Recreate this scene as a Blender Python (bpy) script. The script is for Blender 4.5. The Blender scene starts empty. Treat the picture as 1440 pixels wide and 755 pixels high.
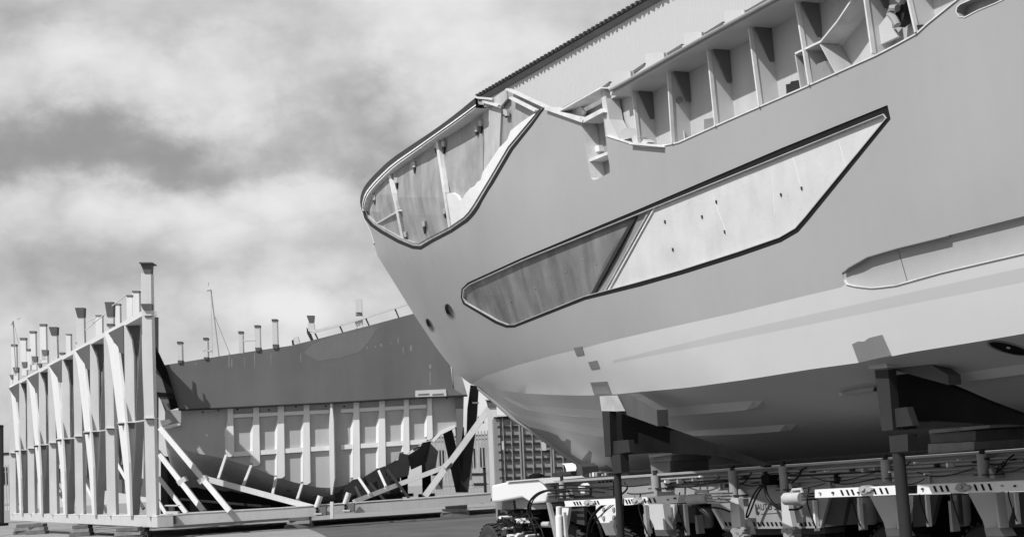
import bpy, bmesh, math, random
from mathutils import Vector, Matrix
from mathutils.geometry import delaunay_2d_cdt
random.seed(7)
S = bpy.context.scene
COL = S.collection

# ------------------------------------------------------------------ camera
PITCH, ROLL, F = math.radians(8.41), math.radians(3.43), 2000.0
CAM = Vector((0, 0, 1.55))
_f = Vector((0, math.cos(PITCH), math.sin(PITCH)))
_u0 = Vector((0, -math.sin(PITCH), math.cos(PITCH)))
_r0 = Vector((1, 0, 0))
_r = _r0 * math.cos(ROLL) - _u0 * math.sin(ROLL)
_u = _u0 * math.cos(ROLL) + _r0 * math.sin(ROLL)
cd = bpy.data.cameras.new("camera"); cam = bpy.data.objects.new("camera", cd); COL.objects.link(cam)
cd.sensor_width = 36; cd.lens = 50; cd.clip_start = 0.1; cd.clip_end = 6000
cam.matrix_world = Matrix(((_r.x, _u.x, -_f.x, CAM.x), (_r.y, _u.y, -_f.y, CAM.y), (_r.z, _u.z, -_f.z, CAM.z), (0, 0, 0, 1)))
S.camera = cam
# ------------------------------------------------------------------ light
SUN_EL = math.radians(50)
SH = Vector((-0.766, -0.643, 0)).normalized()
SUNV = Vector((SH.x * math.cos(SUN_EL), SH.y * math.cos(SUN_EL), math.sin(SUN_EL)))
sd = bpy.data.lights.new("sun", 'SUN'); sun = bpy.data.objects.new("sun", sd); COL.objects.link(sun)
sd.energy = 5.0; sd.angle = math.radians(0.6); sd.color = (1, 1, 1)
sun.rotation_euler = SUNV.to_track_quat('Z', 'Y').to_euler(); sun.location = (-30, -20, 40)
S.view_settings.view_transform = 'Standard'; S.view_settings.look = 'None'
S.view_settings.exposure = -0.05; S.view_settings.gamma = 1.0

W = bpy.data.worlds.new("World"); S.world = W; W.use_nodes = True
nt = W.node_tree; N = nt.nodes; L = nt.links; N.clear()
def nn(t, tree=None, **k):
    n = (tree or nt).nodes.new(t)
    for a, b in k.items(): setattr(n, a, b)
    return n
def mth(op, a, b=None, tree=None, clamp=False):
    t = tree or nt
    n = t.nodes.new('ShaderNodeMath'); n.operation = op; n.use_clamp = clamp
    for i, v in enumerate((a, b)):
        if v is None: continue
        if isinstance(v, (int, float)): n.inputs[i].default_value = v
        else: t.links.new(v, n.inputs[i])
    return n.outputs[0]
out = nn('ShaderNodeOutputWorld'); bg = nn('ShaderNodeBackground'); bg.inputs[1].default_value = 0.1
L.new(bg.outputs[0], out.inputs[0])
sky = nn('ShaderNodeTexSky'); sky.sky_type = 'NISHITA'; sky.sun_disc = False
sky.sun_elevation = SUN_EL; sky.sun_rotation = math.atan2(SH.x, SH.y)
bw = nn('ShaderNodeSeparateColor'); L.new(sky.outputs[0], bw.inputs[0])   # red-filtered black-and-white rendering of the blue sky
tc = nn('ShaderNodeTexCoord')
def raydir(px, py):
    return (_r * ((px - 720) / F) + _u * ((377.5 - py) / F) + _f)
# flatten the dome towards a cloud deck so that clouds stretch near the horizon
sep = nn('ShaderNodeSeparateXYZ'); L.new(tc.outputs['Generated'], sep.inputs[0])
zz = mth('ADD', mth('MAXIMUM', sep.outputs[2], 0.0), 1.1)
cx = mth('DIVIDE', sep.outputs[0], zz); cy = mth('DIVIDE', sep.outputs[1], zz)
cmb = nn('ShaderNodeCombineXYZ'); L.new(cx, cmb.inputs[0]); L.new(cy, cmb.inputs[1]); L.new(mth('MULTIPLY', sep.outputs[2], .85), cmb.inputs[2])
def wnoise(scale, detail, off, rough=0.55, dist=0.0):
    mp = nn('ShaderNodeMapping'); mp.inputs['Location'].default_value = off; L.new(cmb.outputs[0], mp.inputs[0])
    n = nn('ShaderNodeTexNoise'); n.inputs['Scale'].default_value = scale; n.inputs['Detail'].default_value = detail
    n.inputs['Roughness'].default_value = rough; n.inputs['Distortion'].default_value = dist
    L.new(mp.outputs[0], n.inputs['Vector']); return n.outputs[0]
n1 = wnoise(6.5, 10, (3.1, 1.7, 0.0), 0.52, 0.2)
n2 = wnoise(20.0, 8, (7.7, 4.1, 2.0), 0.55)
puff = mth('ABSOLUTE', mth('SUBTRACT', wnoise(9.0, 9, (2.0, 6.0, 3.0), 0.5, 0.1), 0.5))      # billows: dark creases between round tops
puff2 = mth('ABSOLUTE', mth('SUBTRACT', wnoise(21.0, 8, (8.0, 1.0, 6.0), 0.5, 0.1), 0.5))
val = mth('ADD', mth('MULTIPLY', n1, 1.9), mth('MULTIPLY', n2, 0.5))
val = mth('ADD', val, mth('ADD', mth('MULTIPLY', puff, 2.6), mth('MULTIPLY', puff2, 1.5)))
val = mth('SUBTRACT', val, 0.12)
# cloud masses of this sky: (px, py, half-width, half-height in px, strength)
warp = wnoise(11.0, 9, (1.0, 9.0, 5.0), 0.62); warp2 = wnoise(9.0, 9, (4.0, 2.0, 8.0), 0.62)
for (px, py, rx, ry, k) in [(150, 215, 330, 46, -1.0), (330, 245, 150, 30, -0.7), (50, 185, 200, 40, -.5), (500, 190, 120, 80, -0.6), (470, 90, 80, 90, -0.3), (20, 20, 60, 50, -.6), (520, 20, 330, 30, -.3),
                            (170, 95, 190, 65, 0.75), (620, 60, 170, 100, 0.75), (330, 120, 120, 60, .35), (430, 265, 80, 50, 0.5), (120, 285, 300, 38, 0.6), (370, 440, 120, 26, 0.7),
                            (300, 345, 420, 26, -0.12), (120, 375, 260, 22, -0.22), (480, 320, 60, 60, -0.25), (60, 480, 90, 40, .35)]:
    d = raydir(px, py).normalized()
    a = raydir(px + 1, py).normalized() - d; b = raydir(px, py + 1).normalized() - d
    a = a.normalized() / (a.length * rx); b = b.normalized() / (b.length * ry)
    def dot(v):
        n = nn('ShaderNodeVectorMath', operation='DOT_PRODUCT'); L.new(tc.outputs['Generated'], n.inputs[0]); n.inputs[1].default_value = v
        return n.outputs['Value']
    x = mth('ADD', mth('SUBTRACT', dot(a), d.dot(a)), mth('MULTIPLY', mth('SUBTRACT', warp, 0.5), 3.0))
    y = mth('ADD', mth('SUBTRACT', dot(b), d.dot(b)), mth('MULTIPLY', mth('SUBTRACT', warp2, 0.5), 5.0))
    r2 = mth('ADD', mth('MULTIPLY', x, x), mth('MULTIPLY', y, y))
    g = mth('MULTIPLY', mth('EXPONENT', mth('MULTIPLY', r2, -0.8)), k * .72)
    g = mth('MULTIPLY', g, mth('GREATER_THAN', dot(d), 0.5))
    val = mth('ADD', val, g)
cr = nn('ShaderNodeMapRange'); cr.interpolation_type = 'SMOOTHSTEP'
cr.inputs['From Min'].default_value = 0.05; cr.inputs['From Max'].default_value = 2.15
cr.inputs['To Min'].default_value = 3.3; cr.inputs['To Max'].default_value = 8.6
L.new(val, cr.inputs['Value'])
# broken cloud: dense towards the horizon, opening to clear sky higher up (hard sunlight)
big = wnoise(2.2, 6, (5.0, 2.0, 1.0), 0.55)
cv = nn('ShaderNodeMapRange'); cv.interpolation_type = 'SMOOTHSTEP'; cv.inputs['From Min'].default_value = 0.30; cv.inputs['From Max'].default_value = 0.62
L.new(mth('SUBTRACT', mth('ADD', big, 0.42), mth('MULTIPLY', mth('MAXIMUM', mth('SUBTRACT', sep.outputs[2], 0.33), 0.0), 2.4)), cv.inputs['Value'])
clear = mth('MINIMUM', bw.outputs[0], 7.0)
mixc = mth('ADD', mth('MULTIPLY', cr.outputs[0], cv.outputs[0]), mth('MULTIPLY', clear, mth('SUBTRACT', 1.0, cv.outputs[0])))
L.new(mixc, bg.inputs[0])

# ------------------------------------------------------------------ projection helpers (pixels of the photograph -> world)
def at(px, py, D):
    r = raydir(px, py); return CAM + r * (D / r.y)
def atz(px, py, z):
    r = raydir(px, py); return CAM + r * ((z - CAM.z) / r.z)
def yh(px): return 717 - .06 * px
class Plane:
    """vertical plane through the point seen at px,py,D running towards the vanishing point (vx, horizon)"""
    def __init__(s, px, py, D, vx=None, direction=None):
        if direction is None:
            d = raydir(vx, yh(vx)); d = Vector((d.x, d.y, 0)).normalized()
        else: d = Vector(direction).normalized()
        s.u = d; n = Vector((d.y, -d.x, 0))
        P = at(px, py, D) - CAM
        if n.dot(P) < 0: n = -n
        s.n = n; s.d = n.dot(P)
    def it(s, px, py, off=0.0): return raydir(px, py).dot(s.n) / (s.d + off)
    def hit(s, px, py, off=0.0): return CAM + raydir(px, py) / s.it(px, py, off)
def lerp(a, b, t): return a + (b - a) * t
def interp(tab, x):
    if x <= tab[0][0]: return tab[0][1]
    for (a, b), (c, d) in zip(tab, tab[1:]):
        if x <= c: return b + (d - b) * (x - a) / (c - a)
    (a, b), (c, d) = tab[-2], tab[-1]
    return d + (d - b) / (c - a) * (x - c)

# ------------------------------------------------------------------ materials
MATS = {}
def mat(name, v, rough=0.6, var=0.12, scale=1.5, bump=0.0, bscale=30, metal=0.0, streak=0.0, sscale=6, spots=0.0, spec=0.4, spotv=0.5, fine=0.05):
    if name in MATS: return MATS[name]
    if v > .15: v *= .84
    m = bpy.data.materials.new(name); m.use_nodes = True; t = m.node_tree; b = t.nodes['Principled BSDF']; l = t.links
    b.inputs['Roughness'].default_value = rough; b.inputs['Metallic'].default_value = metal; b.inputs['Specular IOR Level'].default_value = spec
    c = t.nodes.new('ShaderNodeTexCoord')
    geo = t.nodes.new('ShaderNodeNewGeometry')
    def noise(s, d, sc=(1, 1, 1), r=.55):
        mp = t.nodes.new('ShaderNodeMapping'); mp.inputs['Scale'].default_value = sc; l.new(geo.outputs['Position'], mp.inputs[0])
        n = t.nodes.new('ShaderNodeTexNoise'); n.inputs['Scale'].default_value = s; n.inputs['Detail'].default_value = d; n.inputs['Roughness'].default_value = r
        l.new(mp.outputs[0], n.inputs['Vector']); return n.outputs[0]
    x = mth('ADD', mth('MULTIPLY', mth('SUBTRACT', noise(scale, 6), .5, t), var * 4.5, t), 1.0, t)
    x = mth('ADD', x, mth('MULTIPLY', mth('SUBTRACT', noise(scale * 14, 5), .5, t), fine * 3, t), t)
    if streak: x = mth('ADD', x, mth('MULTIPLY', mth('SUBTRACT', noise(sscale, 5, (1, 1, .12)), .5, t), streak * 5, t), t)
    if spots:
        w = mth('MULTIPLY', mth('SUBTRACT', noise(scale * 5, 8, (1, 1, 1), .7), .62, t), 8, t, True)
        x = mth('MULTIPLY', x, mth('SUBTRACT', 1.0, mth('MULTIPLY', w, spots, t), t), t)
    x = mth('MULTIPLY', x, v, t)
    x = mth('MAXIMUM', x, 0.004, t)
    l.new(x, b.inputs['Base Color'])
    rr = mth('ADD', mth('MULTIPLY', noise(scale * 3, 4), .2, t), rough - .1, t, True); l.new(rr, b.inputs['Roughness'])
    if bump:
        bn = t.nodes.new('ShaderNodeBump'); bn.inputs['Strength'].default_value = bump; bn.inputs['Distance'].default_value = .02
        l.new(noise(bscale, 4), bn.inputs['Height']); l.new(bn.outputs[0], b.inputs['Normal'])
    MATS[name] = m; return m
M_top = mat('grey_hull_primer', .385, .5, .06, .45, .03, 3, streak=.012, fine=.008)
M_bot = mat('pale_hull_primer', .58, .55, .055, .5, .03, 3, fine=.01)
M_band = mat('faint_waterline_primer', .49, .55, .03, .5, fine=.01)
M_under = mat('underbody_primer', .58, .5, .05, .5, .03, 3, fine=.015)
M_rail = mat('strake_primer', .60, .5, .05, .6)
M_keel = mat('dark_keel_grey', .22, .55, .12, .6)
M_black = mat('black_masking', .012, .55, .2, 3, spec=0.12)
M_ltrim = mat('bare_pale_edge', .74, .5, .15, 6)
M_lpanel = mat('pale_filler_board', .62, .7, .09, 2.5, .1, 20, spots=.25, streak=.03, fine=.03)
M_mpanel = mat('grey_board', .25, .7, .12, 2, .1, 20, streak=.06)
M_dpanel = mat('stained_dark_board', .15, .6, .30, 1.8, .1, 20, streak=.4, sscale=2.2, spots=.4)
M_bow = mat('stained_bow_board', .33, .7, .24, 1.8, .1, 20, streak=.22, sscale=3.0, spots=.35)
M_bowl = mat('light_bow_board', .48, .7, .2, 2, .1, 20, streak=.1, spots=.3)
M_fill = mat('white_fairing', .80, .7, .05, 5, .25, 25, fine=.08)
M_white = mat('white_paint', .60, .5, .03, 2, .03, 8, streak=.02, fine=.02)
M_whited = mat('worn_white_paint', .88, .5, .06, 4, .06, 14, spots=.4, fine=.06)
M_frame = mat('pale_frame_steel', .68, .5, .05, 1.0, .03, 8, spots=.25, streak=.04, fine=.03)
M_frame2 = mat('shop_primed_frame_steel', .60, .5, .06, 1.0, .03, 8, spots=.35, streak=.05, fine=.03)
M_cap = mat('dark_cap_steel', .10, .6, .15, 3, spec=0.12)
M_plate = mat('dark_hull_plate', .115, .55, .13, .4, .03, 3, streak=.09, sscale=1.2, fine=.02)
M_plate2 = mat('lighter_hull_plate', .135, .55, .08, .5, streak=.06)
M_mark = mat('chalk_mark', .24, .7, .3, 3, fine=.2)
M_dark = mat('dark_steel', .03, .5, .25, 2, spec=0.12)
M_dark2 = mat('near_black_steel', .010, .7, .3, 2, spec=0.04)
M_post = mat('dark_grey_jack_paint', .032, .5, .15, 3, fine=.08, spec=0.12)
M_spmt = mat('transporter_grey', .34, .5, .08, 2, .05, 14, spots=.3, streak=.06, fine=.05)
M_spmtd = mat('transporter_dark', .055, .5, .2, 3, spots=.3, spec=0.12)
M_chrome = mat('cylinder_grey', .36, .35, .1, 3, spots=.3)
M_rubber = mat('tyre_rubber', .045, .75, .25, 5, .2, 30, spec=0.12)
M_hose = mat('hose_rubber', .008, .4, .2, 6, spec=0.12)
M_timber = mat('weathered_timber', .30, .8, .2, 4, .3, 25, streak=.15)
M_timberd = mat('dark_timber', .14, .8, .25, 4, .3, 25)
M_clad = mat('pale_wall_cladding', .56, .5, .02, .1, streak=.012, fine=.008)
M_roof = mat('dark_gutter', .16, .6, .1, 1)
M_cont = mat('container_paint', .30, .55, .15, .7, streak=.1, spots=.25)
M_fence = mat('galvanised_fence', .45, .5, .15, 1)
M_glass = mat('dark_pane', .03, .1, .1, 1)
M_mast = mat('mast_alloy', .42, .4, .05, 1)

# ------------------------------------------------------------------ mesh builders
ORG = {}
class MB:
    def __init__(s): s.v = []; s.f = []; s.m = []; s.mi = 0
    def add(s, pts, faces):
        o = len(s.v); s.v += [Vector(p) for p in pts]
        for f in faces: s.f.append([i + o for i in f]); s.m.append(s.mi)
        return s
    def prism(s, A, B):
        n = len(A)
        return s.add(list(A) + list(B), [list(range(n)), list(range(2 * n - 1, n - 1, -1))] + [[i, i + n, (i + 1) % n + n, (i + 1) % n] for i in range(n)])
    def box8(s, c, X, Y, Z):   # centre + half vectors
        p = [c + X * a + Y * b + Z * d for d in (-1, 1) for a, b in ((-1, -1), (1, -1), (1, 1), (-1, 1))]
        return s.prism(p[:4], p[4:])
    def bar(s, P, Q, w, h=None, up=None):
        h = h or w; d = (Q - P); up = Vector(up) if up else Vector((0, 0, 1))
        if abs(d.normalized().dot(up)) > .98: up = Vector((0, 1, 0))
        a = d.cross(up).normalized() * (w / 2); b = a.cross(d).normalized() * (h / 2)
        A = [P - a - b, P + a - b, P + a + b, P - a + b]; B = [p + d for p in A]
        return s.prism(A, B)
    def tube(s, pts, r, n=8, rs=None):
        pts = [Vector(p) for p in pts]; rings = []; prev = None
        for i, p in enumerate(pts):
            d = (pts[min(i + 1, len(pts) - 1)] - pts[max(i - 1, 0)]).normalized()
            if prev is None: a = d.orthogonal().normalized()
            else: a = (prev - d * prev.dot(d)).normalized()
            prev = a; b = d.cross(a); rr = rs[i] if rs else r
            rings.append([p + (a * math.cos(k * 2 * math.pi / n) + b * math.sin(k * 2 * math.pi / n)) * rr for k in range(n)])
        vs = [q for R in rings for q in R]; fs = [list(range(n))[::-1], [len(vs) - n + k for k in range(n)]]
        for i in range(len(rings) - 1):
            for k in range(n):
                fs.append([i * n + k, i * n + (k + 1) % n, (i + 1) * n + (k + 1) % n, (i + 1) * n + k])
        return s.add(vs, fs)
    def strip(s, A, B):
        n = len(A); return s.add(list(A) + list(B), [[i, i + 1, i + 1 + n, i + n] for i in range(n - 1)])
    def grid(s, rows):
        n = len(rows[0]); vs = [p for R in rows for p in R]
        return s.add(vs, [[i * n + k, i * n + k + 1, (i + 1) * n + k + 1, (i + 1) * n + k] for i in range(len(rows) - 1) for k in range(n - 1)])
    def build(s, name, m, parent=None, smooth=False, bevel=0, label=None, cat=None, group=None, kind=None):
        me = bpy.data.meshes.new(name)
        if parent is None:
            xs = [p.x for p in s.v]; ys = [p.y for p in s.v]; zs = [p.z for p in s.v]
            org = Vector(((min(xs) + max(xs)) / 2, (min(ys) + max(ys)) / 2, min(zs)))
        else: org = ORG[parent.name]
        me.from_pydata([p - org for p in s.v], [], s.f)
        for mm in (m if isinstance(m, (list, tuple)) else [m]): me.materials.append(mm)
        for i, p in enumerate(me.polygons): p.material_index = s.m[i]
        bm = bmesh.new(); bm.from_mesh(me); bmesh.ops.recalc_face_normals(bm, faces=bm.faces); bm.to_mesh(me); bm.free()
        if smooth: me.shade_smooth() if hasattr(me, 'shade_smooth') else [setattr(p, 'use_smooth', True) for p in me.polygons]
        if smooth and smooth != 'all': me.set_sharp_from_angle(angle=math.radians(35))
        o = bpy.data.objects.new(name, me); COL.objects.link(o)
        if parent is None: o.location = org
        else: o.parent = parent
        ORG[o.name] = org
        if bevel:
            b = o.modifiers.new('bevel', 'BEVEL'); b.width = bevel; b.segments = 2; b.limit_method = 'ANGLE'
        tag(o, label, cat, group, kind); return o
def tag(o, label=None, cat=None, group=None, kind=None):
    if label: o['label'] = label
    if cat: o['category'] = cat
    if group: o['group'] = group
    if kind: o['kind'] = kind
def empty(name, loc, label, cat, group=None):
    o = bpy.data.objects.new(name, None); COL.objects.link(o); o.location = loc; ORG[o.name] = Vector(loc); o.empty_display_size = .3
    tag(o, label, cat, group); return o
def pp(mb, pl, poly, o0, o1):
    """prism whose front outline is seen at the given pixels on plane offset o0, extruded to o1 inward"""
    A = [pl.hit(x, y, o0) for x, y in poly]; return mb.prism(A, [p + pl.n * (o1 - o0) for p in A])
def face(mb, D, poly, th):
    A = [at(x, y, D) for x, y in poly]; return mb.prism(A, [p + Vector((0, th, 0)) for p in A])
def inside(p, poly):
    x, y = p; c = False; n = len(poly)
    for i in range(n):
        (x1, y1), (x2, y2) = poly[i], poly[(i + 1) % n]
        if (y1 > y) != (y2 > y) and x < (x2 - x1) * (y - y1) / (y2 - y1) + x1: c = not c
    return c
def refine(poly, step, closed=True):
    o = []
    n = len(poly)
    for i in range(n if closed else n - 1):
        a, b = Vector(poly[i]), Vector(poly[(i + 1) % n]); k = max(1, int((b - a).length / step))
        o += [tuple(a.lerp(b, j / k)) for j in range(k)]
    if not closed: o.append(tuple(poly[-1]))
    return o
def smoothpoly(poly, closed=True, it=1, keep=()):
    for _ in range(it):
        o = []; n = len(poly)
        rng = range(n if closed else n - 1)
        if not closed: o.append(poly[0])
        for i in rng:
            a, b = poly[i], poly[(i + 1) % n]
            o += [(a[0] * .75 + b[0] * .25, a[1] * .75 + b[1] * .25), (a[0] * .25 + b[0] * .75, a[1] * .25 + b[1] * .75)]
        if not closed: o.append(poly[-1])
        poly = o
    return poly
def cdt(outer, holes=(), step=20, lines=()):
    vs, es = [], []
    def loop(poly, closed=True):
        o = len(vs); vs.extend(Vector(p) for p in poly); n = len(poly)
        es.extend((o + i, o + (i + 1) % n) for i in range(n if closed else n - 1))
    loop(outer)
    for h in holes: loop(h)
    for l in lines: loop(l, False)
    xs = [p[0] for p in outer]; ys = [p[1] for p in outer]
    y = min(ys) + step / 2; r = 0
    bound = [Vector(p) for p in list(outer) + [q for h in holes for q in h] + [q for l in lines for q in l]]
    while y < max(ys):
        x = min(xs) + (step / 2 if r % 2 else 0) + 1.3
        while x < max(xs):
            if inside((x, y), outer) and not any(inside((x, y), h) for h in holes):
                p = Vector((x, y))
                if all((p - q).length_squared > (step * .3) ** 2 for q in bound): vs.append(p)
            x += step
        y += step; r += 1
    V, E, Fc, *_ = delaunay_2d_cdt(vs, es, [], 0, 1e-4)
    keep = []
    for f in Fc:
        c = sum((V[i] for i in f), Vector((0, 0))) / len(f)
        if inside(c, outer) and not any(inside(c, h) for h in holes): keep.append(list(f))
    return V, keep
def inset(poly, w):
    n = len(poly); area = sum(poly[i][0] * poly[(i + 1) % n][1] - poly[(i + 1) % n][0] * poly[i][1] for i in range(n)); sg = 1 if area > 0 else -1
    o = []
    for i in range(n):
        a, b, c = Vector(poly[i - 1]), Vector(poly[i]), Vector(poly[(i + 1) % n])
        e1, e2 = (b - a).normalized(), (c - b).normalized()
        n1, n2 = Vector((-e1.y, e1.x)) * sg, Vector((-e2.y, e2.x)) * sg
        m = (n1 + n2); m = m / max(m.length_squared / 2, .35)
        ww = w[i] if isinstance(w, (list, tuple)) else w
        o.append(tuple(b + m * ww))
    return o

# ================================================================== GROUND
def gz(x, y): 
    t = min(max((y - 22) / 24, 0), 1); return .36 * t * t * (3 - 2 * t)
def ground():
    g = MB(); ys = [-300, -60, -10, 5, 14, 18, 22, 25, 28, 31, 34, 37, 40, 43, 46, 50, 60, 80, 120, 250, 800, 3500]; xs = [-3000, -600, -150, -60, -30, -15, -5, 5, 15, 30, 60, 150, 600, 3000]
    g.grid([[Vector((x, y, gz(x, y))) for x in xs] for y in ys])
    g.build('ground', mat('concrete_yard', .30, .85, .12, .5, .4, 12, spots=.3, fine=.14), kind='structure', smooth='all')
    a = MB(); rows = []
    for y in [-30, -10, 5, 12, 18, 22, 25, 28, 31, 34, 37, 40, 43, 46, 49, 52, 56]:
        xl = -5.6 - (y - 40) * .22 if y > 30 else -3 - max(0, 22 - y)
        rows.append([Vector((lerp(xl, 30, k / 6), y, gz(0, y) + .004)) for k in range(7)])
    a.grid(rows); a.build('asphalt_patch', mat('worn_asphalt', .085, .85, .22, .8, .5, 14, spots=.4, fine=.2), kind='structure', smooth='all')
ground()
for (x0, y0, x1, y1) in [(-40, 44.2, 30, 44.2), (-17, 30, -26, 75), (-9, 30, -13.5, 75), (-40, 52, -9, 52)]:
    m = MB(); d = Vector((x1 - x0, y1 - y0, 0)).normalized(); q = Vector((-d.y, d.x, 0)) * .03; n_ = 40
    P = [Vector((lerp(x0, x1, k / n_), lerp(y0, y1, k / n_), 0)) for k in range(n_ + 1)]
    for p in P: p.z = gz(p.x, p.y) + .009
    m.strip([p - q for p in P], [p + q for p in P]); m.build('slab_joint', mat('joint_filler', .05, .8), kind='structure')

# ================================================================== MAIN HULL
SIDE = Plane(868, 480, 18.0, -155)
CEN = Plane(863, 665, 23.5, -376)
IN = SIDE.n
STEM = [(250, 511), (275, 506), (290, 506), (305, 510), (327, 521), (360, 531), (400, 556), (442, 582), (465, 597.5), (489, 613.5), (510, 629.5), (524, 642), (534, 653.5), (541, 664), (545, 673), (700, 760)]
def stemx(py): return interp(STEM, py)
def stems(py): return sum(interp(STEM, py + k * 8) for k in range(-5, 6)) / 11
CH = [(674, 544), (703, 549), (738, 553), (777, 555), (816, 556), (859, 555), (887, 552), (966, 545), (1053, 533), (1140, 519), (1207, 510), (1283, 495), (1382, 479), (1440, 469), (1500, 458), (1900, 386)]
KL = [(674, 545.5), (686, 556), (700, 568), (722, 588), (745, 603), (770, 621), (795, 640), (818, 655), (840, 662), (863, 665), (928, 661), (1440, 624), (1900, 591)]
PL = [(666, 538), (679.5, 530), (700, 522.5), (719, 516), (777, 499.5), (820, 489.5), (855, 480), (933, 462), (1033, 440), (1140, 414), (1184, 404), (1300, 377), (1440, 345), (1900, 240)]
BL1 = [(860, 507), (1000, 473), (1140, 442), (1299, 407), (1440, 376), (1900, 276)]
BL2 = [(860, 511), (1000, 484), (1140, 456), (1299, 424), (1440, 397), (1900, 304)]
def itop(px, py):
    Lc = lerp(48, 115, min(max((py - 270) / 270, 0), 1))
    sp_ = lambda v: 9 * math.log(1 + math.exp(min(v / 9, 40)))
    w = math.exp(min(0, sp_(stemx(py) - stems(py)) - sp_(px - stems(py))) / Lc)
    return CEN.it(px, py) * w + SIDE.it(px, py) * (1 - w)
def lift(px, py, off=0.0):
    yc = interp(CH, px)
    if px > 674 and py > yc:
        yk = interp(KL, px); v = min(max((py - yc) / max(yk - yc, .5), 0), 1.2)
        i = itop(px, yc) * (1 - v) + CEN.it(px, yk) * v
    else: i = itop(px, py)
    P = raydir(px, py) / i
    return CAM + P * (1 + off / IN.dot(P))
def patch(mb, outer, holes=(), off=0.0, step=20, lines=(), L_=lift):
    V, Fc = cdt(outer, holes, step, lines); mb.add([L_(p.x, p.y, off) for p in V], Fc); return V, Fc
def wall(mb, poly, o0, o1, closed=True):
    A = [lift(x, y, o0) for x, y in poly]; B = [p + IN * (o1 - o0) for p in A]
    if closed: A.append(A[0]); B.append(B[0])
    mb.strip(A, B)
def slab(mb, poly, o0, o1, step=20):
    V, Fc = cdt(poly, (), step)
    mb.add([lift(p.x, p.y, o0) for p in V], Fc); mb.add([lift(p.x, p.y, o0) + IN * (o1 - o0) for p in V], Fc); wall(mb, poly, o0, o1)
def line_strip(mb, pts, w, o0, o1, closed=False):
    """proud strip of w px width centred on a pixel line"""
    n = len(pts); A, B = [], []
    for i in range(n):
        a = Vector(pts[(i - 1) % n] if (closed or i) else pts[0]); c = Vector(pts[(i + 1) % n] if (closed or i < n - 1) else pts[-1])
        d = (c - a).normalized(); q = Vector((-d.y, d.x)) * (w / 2); b = Vector(pts[i]); A.append(b + q); B.append(b - q)
    if closed: A.append(A[0]); B.append(B[0])
    f = lambda R, o: [lift(p.x, p.y, o) for p in R]
    fi = lambda R: [p + IN * (o1 - o0) for p in f(R, o0)]
    mb.strip(f(A, o0), f(B, o0)); mb.strip(f(A, o0), fi(A)); mb.strip(f(B, o0), fi(B))
    if not closed:
        for R in ((A[0], B[0]), (A[-1], B[-1])): mb.strip(f(R, o0), fi(R))

yacht = empty('yacht_hull', (4, 16, 1.6), 'large grey yacht hull under construction with pale bottom and long slanted window recess', 'yacht hull')
# --- openings
BOWOUT = [(509, 292), (512, 307), (521, 318), (535, 328), (559, 341.5), (580, 350), (592, 351), (607.5, 341.5), (635, 327), (657.4, 312), (666, 303), (673, 293), (693.6, 258), (721, 211), (748.7, 176), (760, 160), (766, 152)]
TOPLO = [(678, 150), (669, 152), (640, 172), (611, 191), (575, 216), (545, 241), (528, 258), (516, 274), (509, 292)]
BOWPOLY = BOWOUT[1:] + TOPLO      # (runs tip -> bottom -> right corner -> under the rail -> tip)
WIN = [(648, 419), (649, 406), (658, 397), (733, 363), (890, 297.6), (1100, 208), (1248, 148), (1252.5, 168), (1138, 309), (1122.6, 326.7), (1098.7, 340.6), (1040, 361), (960, 386), (900, 403), (822.7, 422), (723.6, 460.7), (712, 461), (696.6, 455), (651.5, 428)]
WINW = [2, 2, 3, 3, 5, 9, 9, 6, 7, 7, 7, 7, 6.5, 6.5, 5, 4, 4, 4, 3]
GRV = [(1184, 384), (1193, 376), (1219.5, 361), (1259, 349.4), (1331, 331.7), (1440, 304), (1700, 236), (1900, 184), (1900, 246), (1700, 293), (1440, 355.5), (1325.5, 382), (1259, 400.6), (1227.5, 404.6), (1205, 402.5), (1189, 399)]
SLOT = [(1345, 17), (1346, 11), (1350, 7), (1372, -3), (1400, -14), (1424, -25), (1430, -22), (1429, -12), (1420, -6), (1400, 4), (1375, 14), (1356, 24), (1349, 23)]
def ell(cx, cy, a, b, ang, n=16):
    ca, sa = math.cos(ang), math.sin(ang); return [(cx + a * math.cos(t) * ca - b * math.sin(t) * sa, cy + a * math.cos(t) * sa + b * math.sin(t) * ca) for t in [k * 2 * math.pi / n for k in range(n)]]
PORT1 = ell(632, 437.5, 11, 5, math.radians(66)); PORT2 = ell(604.5, 457, 10, 3.4, math.radians(62))
THR = ell(1418, 490, 31, 7, math.radians(14), 20)
SHEER = [(766, 152), (778, 157), (800, 166), (817, 171), (826, 225), (830.7, 250), (834, 253), (838.6, 252.6), (857.7, 243), (857, 232), (854, 215), (852, 191), (870, 196.5), (883.6, 201), (901.6, 206), (925, 206), (953, 200.6), (990, 184), (1040, 162), (1135, 121), (1231, 78), (1260, 63), (1288, 47.7), (1304, 33), (1345, 0), (1370, -22), (1400, -75), (1440, -150), (1500, -240), (1900, -475)]
stem_pts = [(interp(STEM, y), y) for y in (307, 316, 327, 343, 360, 380, 400, 421, 442, 465, 489, 502, 515, 524, 532, 540)]
chine_pts = [(674, 544)] + [(x, interp(CH, x)) for x in list(range(686, 1500, 18)) + [1560, 1640, 1760, 1900]]
topout = [(509, 297)] + BOWOUT[1:-1] + SHEER[:-1] + [(1900, -475), (1900, -200), (1900, 60), (1900, 184), (1900, 246), (1900, 320)] + chine_pts[::-1] + stem_pts[::-1]
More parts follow.
